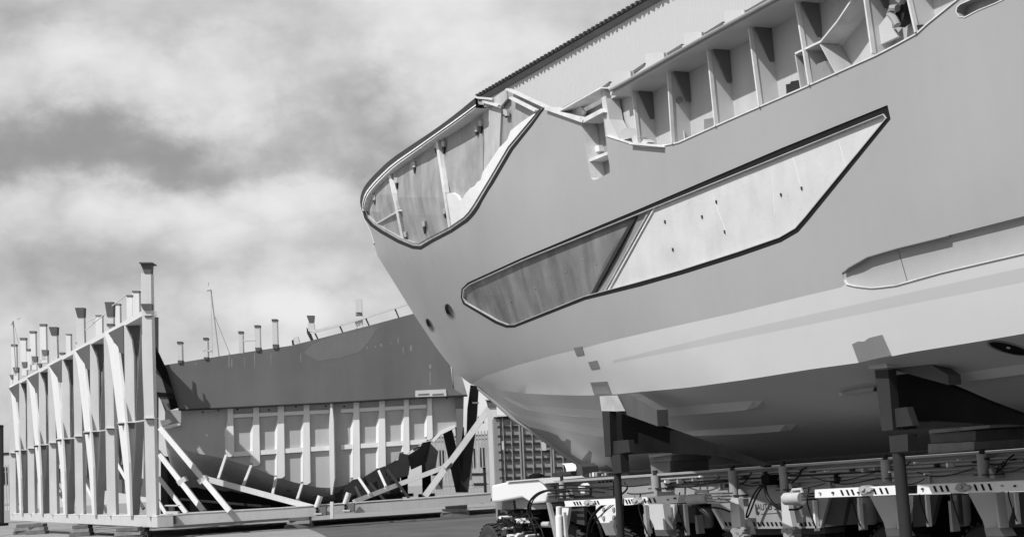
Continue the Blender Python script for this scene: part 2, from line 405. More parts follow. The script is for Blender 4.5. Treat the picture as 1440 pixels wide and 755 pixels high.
# remove duplicated corner with groove at the far right: keep the groove inside
GRVH = [p if p[0] < 1890 else (1880, p[1] + 4) for p in GRV]
topout = refine(topout, 16)
paint = [(x, interp(PL, x)) for x in [667] + list(range(680, 1182, 14))]
PLfull = paint + [(1189, 402.5)]
V, Fc = cdt(topout, [refine(WIN, 12), refine(GRVH, 16), SLOT, PORT1, PORT2], 15, [paint + [(1184, 403.5)], [(x, interp(BL1, x)) for x in list(range(862, 1440, 20)) + [1500, 1700, 1890]], [(x, interp(BL2, x)) for x in list(range(862, 1440, 20)) + [1500, 1700, 1890]]])
sh = MB()
sh.v = [lift(p.x, p.y) for p in V]
for f in Fc:
    c = sum((V[i] for i in f), Vector((0, 0))) / 3; sh.f.append(f)
    if c.x > 1184: g = c.y > interp([(x, y) for x, y in sorted(GRV[-6:] + [(1900, 246)])], c.x) - 6 and not c.y < interp([(1184, 384), (1440, 304), (1900, 184)], c.x)
    else: g = c.y > interp(PL, c.x)
    if c.x > 862 and interp(BL1, c.x) < c.y < interp(BL2, c.x) and g: sh.m.append(2)
    else: sh.m.append(1 if g else 0)
shell = sh.build('shell', [M_top, M_bot, M_band], yacht, smooth='all')
# underbody
ub = MB(); rows = []
for v in [0, .06, .12, .2, .3, .4, .5, .6, .7, .8, .9, 1]:
    rows.append([lift(x, lerp(interp(CH, x), interp(KL, x), v)) for x in [674, 680, 686, 693, 700, 711, 722, 733, 745, 757, 770, 783, 795, 806, 818, 830, 840, 850, 863] + list(range(880, 1500, 20)) + [1600, 1750, 1900]])
ub.grid(rows); ub.build('underbody', M_under, yacht, smooth='all')
# keel shoe along the forefoot
kp = [lift(x, interp(KL, x) - .5) for x, _ in KL if x < 1500]
MB().tube(kp, .05, 8).build('keel_bar', M_keel, yacht, smooth=True)
st = [lift(x + 1.0, y) for x, y in stem_pts] + kp[:1]
MB().tube([lift(507.5, 292)] + [lift(x + 1.0, y) for x, y in stem_pts[:4]], .03, 8).build('stem_bar', M_top, yacht, smooth=True)
# dark patch along the keel
kk = MB(); ka = [(745, 603, 745, 600), (770, 621, 772, 607), (795, 640, 800, 618), (818, 655, 830, 634), (840, 662, 855, 655), (863, 665, 870, 664)]
kk.strip([lift(a, b - 1.5, -.02) for a, b, _, _ in ka], [lift(c, d, -.006) for _, _, c, d in ka]); kk.build('keel_patch', M_keel, yacht)
# spray rails
def strake(name, up, lo, out_):
    m = MB(); n = 28; x0, x1 = up[0][0], up[-1][0]; A, B, Cc = [], [], []
    for k in range(n + 1):
        xu = lerp(x0, x1, k / n); xl = lerp(lo[0][0], lo[-1][0], k / n)
        yu, yl = interp(up, xu), interp(lo, xl); e = min(1, k / 3 + .05, (n - k) / 2 + .05) * min(1, max(.25, (xl - 690) / 260))
        A.append(lift(xu, yu, -.003)); P = lift(xl, yl, -out_ * e); B.append(P); Cc.append(P + IN * (out_ * e + .12))
    m.strip(A, B); m.strip(B, Cc); m.build(name, M_rail, yacht)
strake('spray_rail', [(703, 555), (740, 569), (790, 573), (843, 576), (925, 574), (1047, 563.5), (1088, 561)], [(706, 560), (740, 576.5), (790, 584), (843, 588), (925, 587), (1047, 577), (1076, 569)], .17)
strake('spray_rail', [(700, 564), (720, 579), (754, 586), (800, 594), (843, 601), (951, 607), (1040, 601), (1136, 594)], [(704, 569), (728, 586), (754, 594), (800, 606), (843, 614), (969, 613), (1050, 610), (1126, 604)], .17)
strake('spray_rail', [(1300, 527), (1334, 527), (1440, 511), (1700, 470)], [(1300, 541), (1334, 540), (1440, 526), (1700, 492)], .17)
strake('spray_rail', [(1180, 552), (1213, 545), (1231, 543)], [(1180, 556), (1213, 551), (1231, 549.5)], .2)
# far side of the hull: mirror of the near one across the centre plane
def mir(P): return P + CEN.n * (2 * (CEN.d - CEN.n.dot(P - CAM)))
fs = MB(); cols = [0, .01, .03, .06, .1, .16, .24, .34, .46, .6, .8, 1]
SH2 = [(508, 276), (530, 245), (575, 207), (640, 160), (668, 141), (766, 152), (860, 140), (1100, 0), (1440, -190), (1900, -475)]
rows = []
for t in [0, .15, .3, .45, .6, .75, .9, 1]:
    R = []
    for c in cols:
        xa = lerp(508, 1900, c); ya = interp(SH2, xa); xb = lerp(674, 1900, c); yb = interp(CH, xb)
        x, y = lerp(xa, xb, t), lerp(ya, yb, t)
        if c == 0: x = stemx(y)
        R.append(mir(lift(max(x, stemx(y)), y)))
    rows.append(R)
fs.grid(rows)
fs.grid([[mir(lift(lerp(674, 1900, c), lerp(interp(CH, lerp(674, 1900, c)), interp(KL, lerp(674, 1900, c)), v))) for c in cols] for v in (0, .25, .5, .75, 1)])
fs.build('far_side', M_top, yacht, smooth='all')
dk = MB(); near = [lift(max(x, stemx(y + 30) + 2), y + 30, .35) for x, y in [(530, 262), (575, 217), (640, 172), (700, 160), (766, 165), (860, 165), (1100, 70), (1440, -80), (1880, -300)]]
dk.strip(near, [mir(p) for p in near]); dk.build('deck', M_bowl, yacht)

# --- bow bulwark rail (dark outer face, pale flange below it)
T = [(508, 296), (505.8, 280), (510, 266), (518, 254.5), (531, 241), (549, 224), (580, 203), (611, 182.5), (640, 161), (668, 138)]
Bm = [(509, 296), (509.5, 284), (513, 272), (521, 261), (534, 247), (552, 230), (582, 209.5), (611, 189), (640, 168.5), (669, 147)]
Bl = [(511, 297), (512, 288), (516, 276), (524, 265), (537, 251), (555, 234), (584, 213.5), (612, 193), (641, 173), (669, 152)]
T, Bm, Bl = (smoothpoly(q, False, 1) for q in (T, Bm, Bl))
def lf(q, o): return [lift(max(x, stemx(y)), y, o) for x, y in q]
m = MB(); q0, q1 = lf(T, 0), lf(Bm, -.10); i_ = lambda q: [p + IN * .3 for p in q]; m.strip(q0, q1); m.strip(q0, i_(q0)); m.strip(i_(q0), i_(q1)); m.strip(q1, i_(q1)); m.build('bow_rail', mat('dark_rail_primer', .03, .6, .2, 1.5, streak=.1, spec=.1), yacht)
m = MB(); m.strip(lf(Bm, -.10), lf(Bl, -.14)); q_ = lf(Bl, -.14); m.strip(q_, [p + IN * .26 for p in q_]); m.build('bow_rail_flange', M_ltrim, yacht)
m = MB(); g = MB()
mid = [((a[0] + b[0]) / 2, (a[1] + b[1]) / 2) for a, b in zip(Bm, Bl)]
line_strip(m, [(max(x, stemx(y) + 1), y) for x, y in mid[1:]], .9, -.145, -.09); m.build('rail_groove', M_black, yacht)
# black edge and pale lip round the bow opening
ring_in = [(512, 296), (515, 305), (524, 315), (537, 324), (560, 337), (580, 345.5), (591, 346), (605, 337.5), (633, 323), (654, 308.5), (662, 300), (669, 290), (690, 255), (717, 209), (745, 175), (757, 160), (762, 153)]
def twoline(name, A, B, o, mm, depth=.02):
    m = MB(); f = lambda R, q: [lift(max(x, stemx(y)), y, q) for x, y in R]
    fi = lambda R: [p + IN * depth for p in f(R, o)]
    m.strip(f(A, o), f(B, o)); m.strip(f(A, o), fi(A)); m.strip(f(B, o), fi(B)); return m.build(name, mm, yacht)
twoline('opening_seal', BOWOUT, ring_in, -.006, M_black)
lip = inset(ring_in + [(762, 140), (500, 140)], 0)[:0]
def shift(q, dx, dy): return [(x + dx, y + dy) for x, y in q]
lip_in = [(514, 295), (517.5, 303), (526, 312.5), (539, 321), (561, 333.5), (581, 341.5), (589, 342), (603, 334), (631, 319.5), (651.5, 305.5), (659, 297.5), (666, 287), (687, 252.5), (714, 206.5), (742, 173), (754, 159), (759, 153)]
twoline('opening_lip', ring_in, lip_in, .02, M_bowl, .06)
m = MB(); f = [lift(max(x, stemx(y)), y, .0) for x, y in lip_in]; m.strip(f, [p + IN * .12 for p in f]); m.build('opening_reveal', M_bowl, yacht)
# boards inside the opening (recessed 0.3 m)
def board(name, poly, o, mm, step=25, th=.03, **k):
    m = MB(); slab(m, poly, o, o + th, step); return m.build(name, mm, yacht, **k)
board('bow_board', [(509, 296), (516, 275), (552, 236), (553, 280), (566, 338), (540, 324), (517, 308)], .10, M_bow)
board('bow_board', [(552, 236), (612, 190), (622, 240), (632, 325), (590, 348), (566, 340), (553.5, 280)], .11, M_bow)
board('bow_board', [(612, 190), (672, 150), (679, 151), (680, 200), (679, 292), (658, 312), (632, 325), (622, 240)], .12, M_bow)
board('bow_board', [(679, 151), (691, 149), (705, 153), (703, 190), (701, 240), (679, 292), (681, 200)], .105, M_bowl)
board('bow_board', [(705, 150), (714, 139), (730, 144), (763, 158), (742, 180), (703, 236)], .14, M_bow)
board('bulwark_web', [(692, 139), (711, 126), (766, 151), (756, 162), (716, 139), (705, 152)], .16, M_bowl)
board('white_fairing', [(628, 272), (636, 271), (642, 275), (646, 282), (651, 279), (654, 273), (661, 265), (667, 262), (671, 256), (676, 253), (679, 242), (690, 226), (702, 208), (713, 197), (718, 184), (733, 172), (748, 162), (763, 154), (748, 177), (722, 211), (694, 258), (673, 293), (658, 311), (631, 322)], .05, M_fill, 12, .06)
for (a, b, w) in [((612, 188), (632, 322), 3.2), ((546, 240), (566, 336), 3.2), ((561, 296), (528, 315), 1.6)]:
    m = MB(); line_strip(m, refine([a, b], 10, False), w, .03, .11); m.build('bow_stiffener', M_ltrim, yacht)
for (a, b, w) in [((678, 143), (700, 149), 3), ((711, 125.5), (766, 151), 2.2), ((716, 137.5), (752, 156), 3.2), ((670, 137.5), (692, 139.5), 2.5)]:
    m = MB(); line_strip(m, refine([a, b], 8, False), w, .02, .12); m.build('bulwark_flange', M_ltrim, yacht)
board('bulwark_plate', [(668, 139), (691, 140), (712, 127), (713, 139), (704, 150), (691, 149), (671, 152)], .06, M_bowl)
for (x, y, tl) in [(549, 248, 10), (556, 254, 12), (581, 232, 12), (611, 205, 11), (622, 203, 14), (674, 174, 14), (668, 182, 8), (595, 315, 14), (569, 330, 8), (624, 297, 10), (525, 278, 10), (709, 158, 8), (711, 160, 5)]:
    m = MB(); slab(m, [(x - 1.9, y - 4), (x + 1.9, y - 4.4), (x + 2.1, y + 3), (x - 1.2, y + 3.3)], .06, .10); o = m.build('clamp_lug', M_bowl, yacht)
    m = MB(); slab(m, [(x - .9, y + 4), (x + 2.2, y + 4), (x + 1.4, y + tl)], .07, .1); ORG[m.build('lug_pin', M_dark, o).name] = ORG[yacht.name]

# --- big slanted window recess
WIN_IN = refine(inset(WIN, WINW), 12); WIN = refine(WIN, 12)
m = MB(); patch(m, WIN, [WIN_IN], .012, 18); wall(m, WIN, 0, .012); m.build('window_masking', M_black, yacht)
WIN_L = inset(WIN_IN, 1.0)
m = MB(); patch(m, WIN_IN, [WIN_L], .0, 18); wall(m, WIN_IN, 0, .02); wall(m, WIN_L, 0, .05); m.build('window_lip', M_bowl, yacht)
def clip(poly, a, b, side):       # keep the part of poly on one side of the line a-b
    o = []; n = len(poly); f = lambda p: side * ((b[0] - a[0]) * (p[1] - a[1]) - (b[1] - a[1]) * (p[0] - a[0]))
    for i in range(n):
        p, q = poly[i], poly[(i + 1) % n]; fp, fq = f(p), f(q)
        if fp >= 0: o.append(p)
        if (fp > 0) != (fq > 0) and fp != fq:
            t = fp / (fp - fq); o.append((p[0] + (q[0] - p[0]) * t, p[1] + (q[1] - p[1]) * t))
    return o
c1, c2 = (892, 306), (830, 418); d1, d2 = (920, 290), (853, 410)
board('window_board', clip(WIN_L, c1, c2, 1), .06, M_dpanel, label='dark stained board at the bow end of the slanted window')
board('window_board', clip(clip(WIN_L, c1, c2, -1), d1, d2, 1), .055, M_mpanel)
board('window_board', clip(WIN_L, d1, d2, -1), .04, M_lpanel, label='pale board filling the after part of the slanted window')
for (a, b, w, o, mm) in [((893, 304), (831, 417), 4.2, .03, M_dark), ((921, 290), (854, 410), 1.6, .02, M_ltrim), ((915.5, 291), (849, 411), 1.2, .03, M_bowl)]:
    m = MB(); line_strip(m, refine([a, b], 20, False), w, o, o + .02); m.build('window_mullion', mm, yacht)
for x, y in [(934, 312), (945, 351), (1006, 284), (1018, 326), (1097, 274), (1126, 265), (986, 305)]:
    m = MB(); slab(m, [(x - .6, y - 2.4), (x + .6, y - 2.2), (x + 1.1, y + 1), (x + .2, y + 2.6)], .025, .04); m.build('board_peg', M_dark, yacht)
for x, y in [(820, 365), (838, 371), (795, 382), (752, 405), (718, 423)]:
    m = MB(); slab(m, ell(x, y, 1.2, 1.2, 0, 6), .055, .06); m.build('board_peg', M_mpanel, yacht)
for x0, y0, x1, y1 in [(1179, 197, 1190, 240), (1115, 222, 1126, 262), (1000, 270, 1022, 330), (1085, 240, 1090, 305)]:
    m = MB(); line_strip(m, [(x0, y0), (x1, y1)], .8, .037, .04); m.build('board_joint', M_ltrim, yacht)

# --- fender groove at the right
def gtop(x): return interp([(1184, 384), (1193, 376), (1219.5, 361), (1259, 349.4), (1331, 331.7), (1440, 304), (1900, 184)], x)
def gbot(x): return interp([(1184, 385), (1189, 399), (1205, 402.5), (1227.5, 404.6), (1259, 400.6), (1325.5, 382), (1440, 355.5), (1900, 246)], x)
gx = [1184.5, 1187, 1190, 1195, 1202, 1212, 1225, 1240, 1259, 1262]; gx2 = [1262.8, 1264] + list(range(1280, 1500, 20)) + [1600, 1890]
def groove(name, X, dp=.045):
    m = MB(); rows = []
    for v in [0, .03, .08, .16, .28, .42, .58, .74, .88, .96, 1]:
        prof = math.sin(math.pi * min(1, v ** .55 if v < 1 else 1)) if False else (1 - (2 * v - .75) ** 2 / 1.5625 if v > .375 else min(1, v / .1) ** .5) 
        prof = max(prof, 0)
        R = []
        for x in X:
            yt, yb = gtop(x) , gbot(x); xx = x + (yt - yb) * 0 + 15 * v * min((x - 1184) / 60, 1) * .9
            xx = min(xx, 1895); yt2, yb2 = gtop(x), gbot(min(x + 15 * min((x - 1184) / 60, 1), 1895))
            R.append(lift(lerp(x, xx, 1), lerp(yt2, yb2, v), .004 + dp * prof * min(1, (x - 1184) / 25 + .1)))
        rows.append(R)
    m.grid(rows); m.build(name, mat('groove_primer', .37, .5, .04, .5), yacht, smooth='all')
groove('fender_groove', gx); groove('fender_groove', gx2)
m = MB(); line_strip(m, [(x, gbot(x) + .3) for x in gx[1:] + gx2[:-1]], 1.5, -.012, .01); m.build('groove_lip', M_ltrim, yacht)
m = MB(); line_strip(m, [(x, gtop(x)) for x in [1186, 1193, 1205, 1219, 1240, 1262, 1300, 1331]], 1.6, -.02, .03); m.build('groove_lip', mat('grey_lip', .30, .5), yacht)
m = MB(); slab(m, [(1184, 386), (1190, 388), (1196, 396), (1194, 397), (1189, 396)], .02, .05); m.build('groove_nose', M_mpanel, yacht)
# --- slot, portholes, thruster opening
for poly, dp, mm in [(SLOT, .10, M_bow), (PORT1, .10, mat('porthole_inner', .09)), (PORT2, .10, mat('porthole_inner', .09))]:
    m = MB(); wall(m, poly, 0, dp); patch(m, poly, (), dp, 12); m.build('porthole', mm, yacht)
    m = MB(); patch(m, inset(poly, -1.3), [poly], -.006, 10); wall(m, inset(poly, -1.3), -.006, 0); m.build('porthole_rim', M_ltrim if poly is SLOT else mat('grey_lip', .3), yacht)
m = MB(); patch(m, THR, (), -.006, 12); o = m.build('underwater_opening', M_dark2, yacht)
m = MB(); V_ = ell(1418, 490, 31, 7, math.radians(14), 20); line_strip(m, V_, 1.2, -.02, 0, True); m.build('opening_rim', mat('grey_lip', .3), yacht)
m = MB(); patch(m, ell(1418, 489, 3, 1.6, .2, 10), (), -.02, 12); m.build('opening_bolt', M_frame, yacht)

# --- notch beside the bulwark bays
m = MB(); slab(m, [(817, 170), (846, 157), (848, 158), (857.7, 243), (838.6, 253), (831, 253)], .22, .26); m.build('notch_back', M_bow, yacht)
NT = [(817, 171), (826, 225), (830.7, 250), (834, 253), (838.6, 252.6), (857.7, 243), (857, 232), (854, 215), (847.5, 157)]
m = MB(); f = [lift(x, y) for x, y in NT]; m.strip(f, [p + IN * .22 for p in f]); m.build('notch_reveal', M_ltrim, yacht)
m = MB(); slab(m, [(817, 168), (845, 153), (848, 158), (820, 173)], -.04, .24); m.build('notch_top', M_ltrim, yacht)
m = MB(); slab(m, [(826, 224), (854, 213.5), (856, 217), (828, 228)], .03, .22); m.build('notch_shelf', M_ltrim, yacht)
m = MB(); slab(m, [(836, 206), (842, 204), (843, 212), (838, 214)], .15, .22); m.build('notch_lug', M_ltrim, yacht)
board('coaming_plate', [(780, 157), (844, 123), (847, 157), (818, 169)], .25, M_bow)
board('coaming_plate', [(790, 158), (815, 149), (822, 158), (817, 169)], .12, M_ltrim)
for a, b, w in [((783, 158), (845, 123.5), 2), ((766, 152), (819, 170.5), 4.5), ((785, 158.5), (816, 167), 1.6)]:
    m = MB(); line_strip(m, refine([a, b], 14, False), w, -.05, .2); m.build('coaming_flange', M_ltrim, yacht)
board('bay_pillar', [(844, 124), (850, 127), (852, 140), (857, 168), (872, 198), (852, 191)], .02, M_white, 20, .2)

# --- bulwark bays
WN = .25                                  # depth of the bays
RL = [(858, 134), (887, 118.5), (905, 108), (940, 88), (997, 56), (1053, 26), (1100, 0), (1212, -62), (1340, -132), (1500, -225)]   # lower edge of the rail
def rl(x): return interp(RL, x)
back = [(850, 150)] + [(x, rl(x) + 2) for x in (862, 900, 940, 997, 1053, 1100, 1160, 1212, 1300, 1400)] + [(1400, -60), (1345, 2), (1304, 35), (1260, 66), (1231, 80), (1135, 123), (1040, 164), (990, 186), (953, 203), (925, 208), (901, 208), (883, 203), (854, 193)]
m = MB(); slab(m, back, WN, WN + .02, 30); m.build('bay_wall', mat('bay_wall_shade_grey', .52, .6, .06, 2, spots=.2, streak=.05), yacht)  # greyer than the white around it, to deepen the shade of the recess
fl = [(852, 191), (870, 196.5), (883.6, 201), (901.6, 206), (925, 206), (953, 200.6), (990, 184), (1040, 162), (1135, 121), (1231, 78), (1260, 63), (1288, 47.7), (1304, 33), (1345, 0), (1370, -22)]
fl = refine(fl, 14, False)
m = MB(); m.strip([lift(x, y, .0) for x, y in fl], [lift(x, y, .0) + IN * (WN + .02) for x, y in fl]); m.build('bay_floor', M_white, yacht)
m = MB(); line_strip(m, fl, 1.8, -.012, .05); m.build('bay_edge', M_ltrim, yacht)
# rail: outer strip, ceiling underneath, tube on top
xs = list(range(858, 1380, 20))
m = MB(); A = [(x, rl(x) - 6) for x in xs]; Bq = [(x, rl(x) + .5) for x in xs]
lo = lambda q, o: [lift(x, y, o) for x, y in q]
m.strip(lo(A, -.20), lo(Bq, -.20)); m.strip(lo(Bq, -.20), [p + IN * (WN + .21) for p in lo(Bq, -.20)]); m.strip(lo(A, -.20), [p + IN * .27 for p in lo(A, -.20)]); m.build('bulwark_rail', M_white, yacht)
m = MB(); m.tube([lift(x, rl(x) - 7, -.23) for x in xs], .022, 8); m.build('handrail_tube', mat('dull_tube', .35, .5), yacht, smooth=True)
m = MB(); m.strip([lift(x, rl(x) + 6, .10) for x in xs], [p + IN * .16 for p in [lift(x, rl(x) + 6, .10) for x in xs]]); m.strip([lift(x, rl(x) + 6, .10) for x in xs], [lift(x, rl(x) + .5, .10) for x in xs]); m.build('rail_stringer', M_white, yacht)
# upper coaming plate above the rail with blocks, and dark strips painting the top rail's shaded underside
SL = [(843, 126), (857, 118), (886, 104), (906, 92), (937, 77), (958, 65.5), (991, 48), (1016, 34), (1050, 16), (1080, 0), (1120, -22), (1400, -170)]
def sl(x): return interp(SL, x)
top = [(x, sl(x)) for x in range(846, 1400, 18)]; botm = [(x, rl(x) - 6) for x in range(858, 1400, 18)]
m = MB(); slab(m, top + botm[::-1], .06, .12, 30); m.build('coaming_panel', M_white, yacht)
for (x0, x1) in [(847, 857), (886, 906), (936, 958), (990, 1016), (1049, 1081)]:
    m = MB(); P = [(x0 - 1, sl(x0)), (x0, sl(x0) - 1.5), (x1, sl(x1) - 3.2), (x1, sl(x1) + .6), (x0 + 1.5, sl(x0) + 2.5)]; slab(m, P, .05, .12); m.build('rail_shade_strip', mat('underside_shade_grey', .11, .6), yacht)
blk = [(859, 884, 891, 100), (907, 931, 938, 74), (961, 983, 992, 45), (1018, 1042, 1053, 14), (1085, 1110, 1122, -22)]
for (x0, x1, x2, y) in blk:
    m = MB(); yb = rl(x1) - 8
    slab(m, [(x0, y + 2), (x1, y), (x1 + 1.5, yb), (x0 + 2, rl(x0) - 8)], -.02, .12); o = m.build('bollard_plate', M_white, yacht)
    m = MB(); A = []; n = 6
    for (yy, sx) in ((y, 0), (yb, 1.5)):
        A.append([lift(lerp(x1, x2, 1 - (1 - k / n) ** 1.6) + sx, yy + 2 * k / n, -.02 + .24 * (k / n) ** 2) for k in range(n + 1)])
    m.grid(A); ORG[m.build('rounded_end', M_white, o, smooth='all').name] = ORG[yacht.name]
# transverse ribs
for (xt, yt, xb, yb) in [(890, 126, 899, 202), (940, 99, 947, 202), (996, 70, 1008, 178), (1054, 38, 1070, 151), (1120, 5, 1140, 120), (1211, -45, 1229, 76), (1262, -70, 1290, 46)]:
    T0 = lift(xt, yt - 8, .0); B0 = lift(xb, yb, 0); m = MB()
    A = [T0, T0 + IN * WN, B0 + IN * WN, B0]; tk = SIDE.u * .02
    m.prism(A, [p + tk for p in A]); m.build('bulwark_rib', M_white, yacht)
    m = MB(); fw = lift(xt, yt - 4, -.005); m.bar(fw, B0 - IN * .005, .022, .045, up=IN); m.build('rib_flange', M_ltrim, yacht)
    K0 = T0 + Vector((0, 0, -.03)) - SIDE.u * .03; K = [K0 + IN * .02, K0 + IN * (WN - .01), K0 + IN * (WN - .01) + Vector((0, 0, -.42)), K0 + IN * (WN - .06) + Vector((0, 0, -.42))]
    m = MB(); m.prism(K, [p - SIDE.u * .015 for p in K]); m.build('rib_shade_plate', mat('rib_shade_dark', .13, .6, .1, 3), yacht)  # dark triangle added for the rail's shadow on the rib
for (x, y) in [(956, 140.5), (1070, 86.5)]:
    m = MB(); c = lift(x, y, .10); n = SIDE.u; a = IN; z = Vector((0, 0, 1))
    ring = [c - n * .02 + (a * math.cos(t) + z * math.sin(t)) * .034 for t in [k * math.pi / 6 for k in range(12)]]
    m.prism(ring, [p + n * .06 for p in ring]); m.build('lightening_hole_cover', mat('grey_cover', .25), yacht)
for P, o0, o1, mm in [([(873.5, 185), (878, 180), (893, 181), (894, 192), (876, 197)], .02, .16, M_bowl), ([(888, 194), (893, 190.5), (899, 192), (899, 200), (890, 201)], 0, .1, M_white),
                      ([(990, 168), (1002, 166), (1008, 176), (990, 184)], .05, .2, M_mpanel), ([(1105, 119), (1111, 118), (1112, 115), (1122, 113), (1124, 126), (1106, 133)], .0, .18, M_dark),
                      ([(1288, 36), (1296, 35), (1297, 41), (1290, 45)], .0, .1, M_dark), ([(905, 196), (912, 200), (904, 204), (899, 204)], .0, .1, M_white)]:
    m = MB(); slab(m, P, o0, o1); m.build('bay_block', mm, yacht)
m = MB(); slab(m, [(885, 200), (884.5, 203), (930, 207), (928, 204)], -.055, .0); m.build('bay_step', M_ltrim, yacht)
for (x, y, w) in [(962, 199, 7), (1003, 180, 9), (1066, 150, 9)]:
    m = MB(); A = [lift(x, y, .02), lift(x, y, WN), lift(x, y, WN) + Vector((0, 0, .22))]; m.prism(A, [p - SIDE.u * .02 for p in A]); m.build('rib_gusset', M_bowl, yacht)
# stepped box in the bays
m = MB(); q = [(1118, 77), (1154, 60), (1177, 32), (1205, -10), (1240, -62)]
A = [lift(x, y, -.01) for x, y in q]; m.strip(A, [p + IN * WN for p in A]); m.strip(A, [p + Vector((0, 0, .02)) for p in A]); m.build('stair_flange', M_ltrim, yacht)
for (xt, yt, xb, yb) in [(1154, 62, 1179, 108), (1119, 77, 1127, 126)]:
    T0 = lift(xt, yt, .0); B0 = lift(xb, yb, 0); m = MB(); A = [T0, T0 + IN * (WN - .01), B0 + IN * (WN - .01), B0]; m.prism(A, [p + SIDE.u * .02 for p in A]); m.build('stair_web', M_bowl, yacht)
m = MB(); slab(m, [(1130, 100), (1140, 94), (1144, 97), (1150, 90), (1160, 86), (1163, 92), (1170, 104), (1132, 122)], .05, .18); m.build('bay_block', M_mpanel, yacht)
m = MB(); pts = [(1262, 12), (1254, 12), (1251, 20), (1257, 26), (1262, 36)]
m.tube([lift(x, y, .03) for x, y in pts], .035, 8); m.tube([lift(1266, 3, .05), lift(1272, -10, .05)], .05, 8); m.build('valve_pipe', M_chrome, yacht, smooth=True)
m = MB(); slab(m, [(1262, 14), (1276, -5), (1280, -20), (1270, 28), (1258, 38), (1256, 26)], .08, .2); m.build('valve_body', M_dark, yacht)
m = MB(); slab(m, [(1235, 38), (1252, 16), (1255, 40), (1262, 52), (1232, 66)], .10, .14); m.build('valve_plate', M_white, yacht)

# --- square primer patches where keel blocks touched the hull
M_pad = mat('grey_patch_primer', .20, .6, .08, 2)
for P in [[(806.5, 489), (818, 487), (821, 498), (810.5, 500)], [(827, 509), (839, 506.5), (843, 517), (831, 519)], [(830, 537.5), (853, 536), (860, 555), (836, 556)]]:
    m = MB(); slab(m, P, -.012, .03, 5); m.build('primer_patch', M_pad, yacht)

# ================================================================== JACK STANDS under the chine
JP = Plane(868, 640, 17.75, -376)
def stand(label, pad, block, plank, web, strip_, boxp, shade, post, collar, g):
    base = JP.hit(post[2][0], 900); base.z = 0
    e = empty('jack_stand', base, label, 'hull support', g)
    m = MB(); pp(m, JP, block, .0, .14); m.build('packing_block', M_bowl, e)
    m = MB(); pp(m, JP, plank, .16, .32); m.build('packing_timber', mat('packing_timber', .085, .7, .1, 3, streak=.1, spec=0.12), e)
    m = MB(); pp(m, JP, web, .34, .44); m.build('bracket_web', M_dark2, e)
    m = MB(); pp(m, JP, strip_, .0, .10); m.build('bracket_upright', M_post, e)
    m = MB(); pp(m, JP, boxp, .04, .12); m.build('bracket_box', M_post, e)
    m = MB(); a, b = JP.hit(*post[0], .08), JP.hit(*post[1], .08); c = JP.hit(*post[2], .08); c2 = JP.hit(*post[3], .08)
    w = (post[1][0] - post[0][0]) / 2 * a.y / F * 1.02; T = (a + b) / 2; Bt = (c + c2) / 2; d = (Bt - T).normalized(); Bt = T + d * ((T.z - .02) / -d.z)
    m.tube([T, T + d * .02, Bt], w, 14); m.build('post', M_post, e, smooth=True)
    m = MB(); m.box8(Vector((Bt.x, Bt.y, .02)), Vector((.2, 0, 0)), Vector((0, .2, 0)), Vector((0, 0, .02))); m.build('foot_plate', M_post, e)
    m = MB(); pp(m, JP, collar, .02, .14); m.build('collar', M_post, e)
    if pad:
        m = MB(); slab(m, pad, -.012, .03, 6); m.build('pad', M_pad, e)
stand('nearer the bow of the two dark jack stands, its post carrying a black wedge bracket', None,
      [(843, 557), (855, 556), (866, 578), (846, 577.5)], [(857, 555.5), (884, 553), (923.5, 576), (925, 599), (867, 578)],
      [(851, 580), (866, 579), (900, 589.5), (925, 599), (970, 615), (1020, 633), (1075, 654), (1075, 657), (1010, 641), (930, 636), (864, 640), (851, 600)],
      [(846.5, 578), (857, 578), (859, 640), (851, 642)], [(860, 620), (883.5, 618), (886, 635), (861, 639)], None,
      [(863, 664), (873, 663), (867, 755), (880, 755)], [(858, 640), (872, 638), (874, 664), (862, 666)], 'jack stands under the yacht hull')
stand('farther right of the two dark jack stands, under the grey pad on the chine', [(1198, 484), (1206, 480), (1215, 480), (1222, 475), (1239.5, 470.6), (1252.6, 499.7), (1207.5, 510)],
      [(1219, 508.5), (1245, 504.7), (1248, 517), (1222, 519)], [(1246, 505), (1284, 497), (1333, 527), (1334, 541), (1249, 518)],
      [(1232, 521), (1250, 518), (1300, 532.5), (1334, 542), (1380, 562), (1440, 585), (1540, 622), (1540, 630), (1440, 597), (1370, 596), (1255, 605), (1235, 560)],
      [(1230, 520), (1249, 519), (1256, 604), (1240, 606)], [(1252.5, 575), (1275, 572), (1284, 598), (1255, 601)], None,
      [(1255, 637), (1272, 637), (1265, 755), (1284, 755)], [(1250, 613), (1276, 610), (1277, 634), (1252, 636)], 'jack stands under the yacht hull')

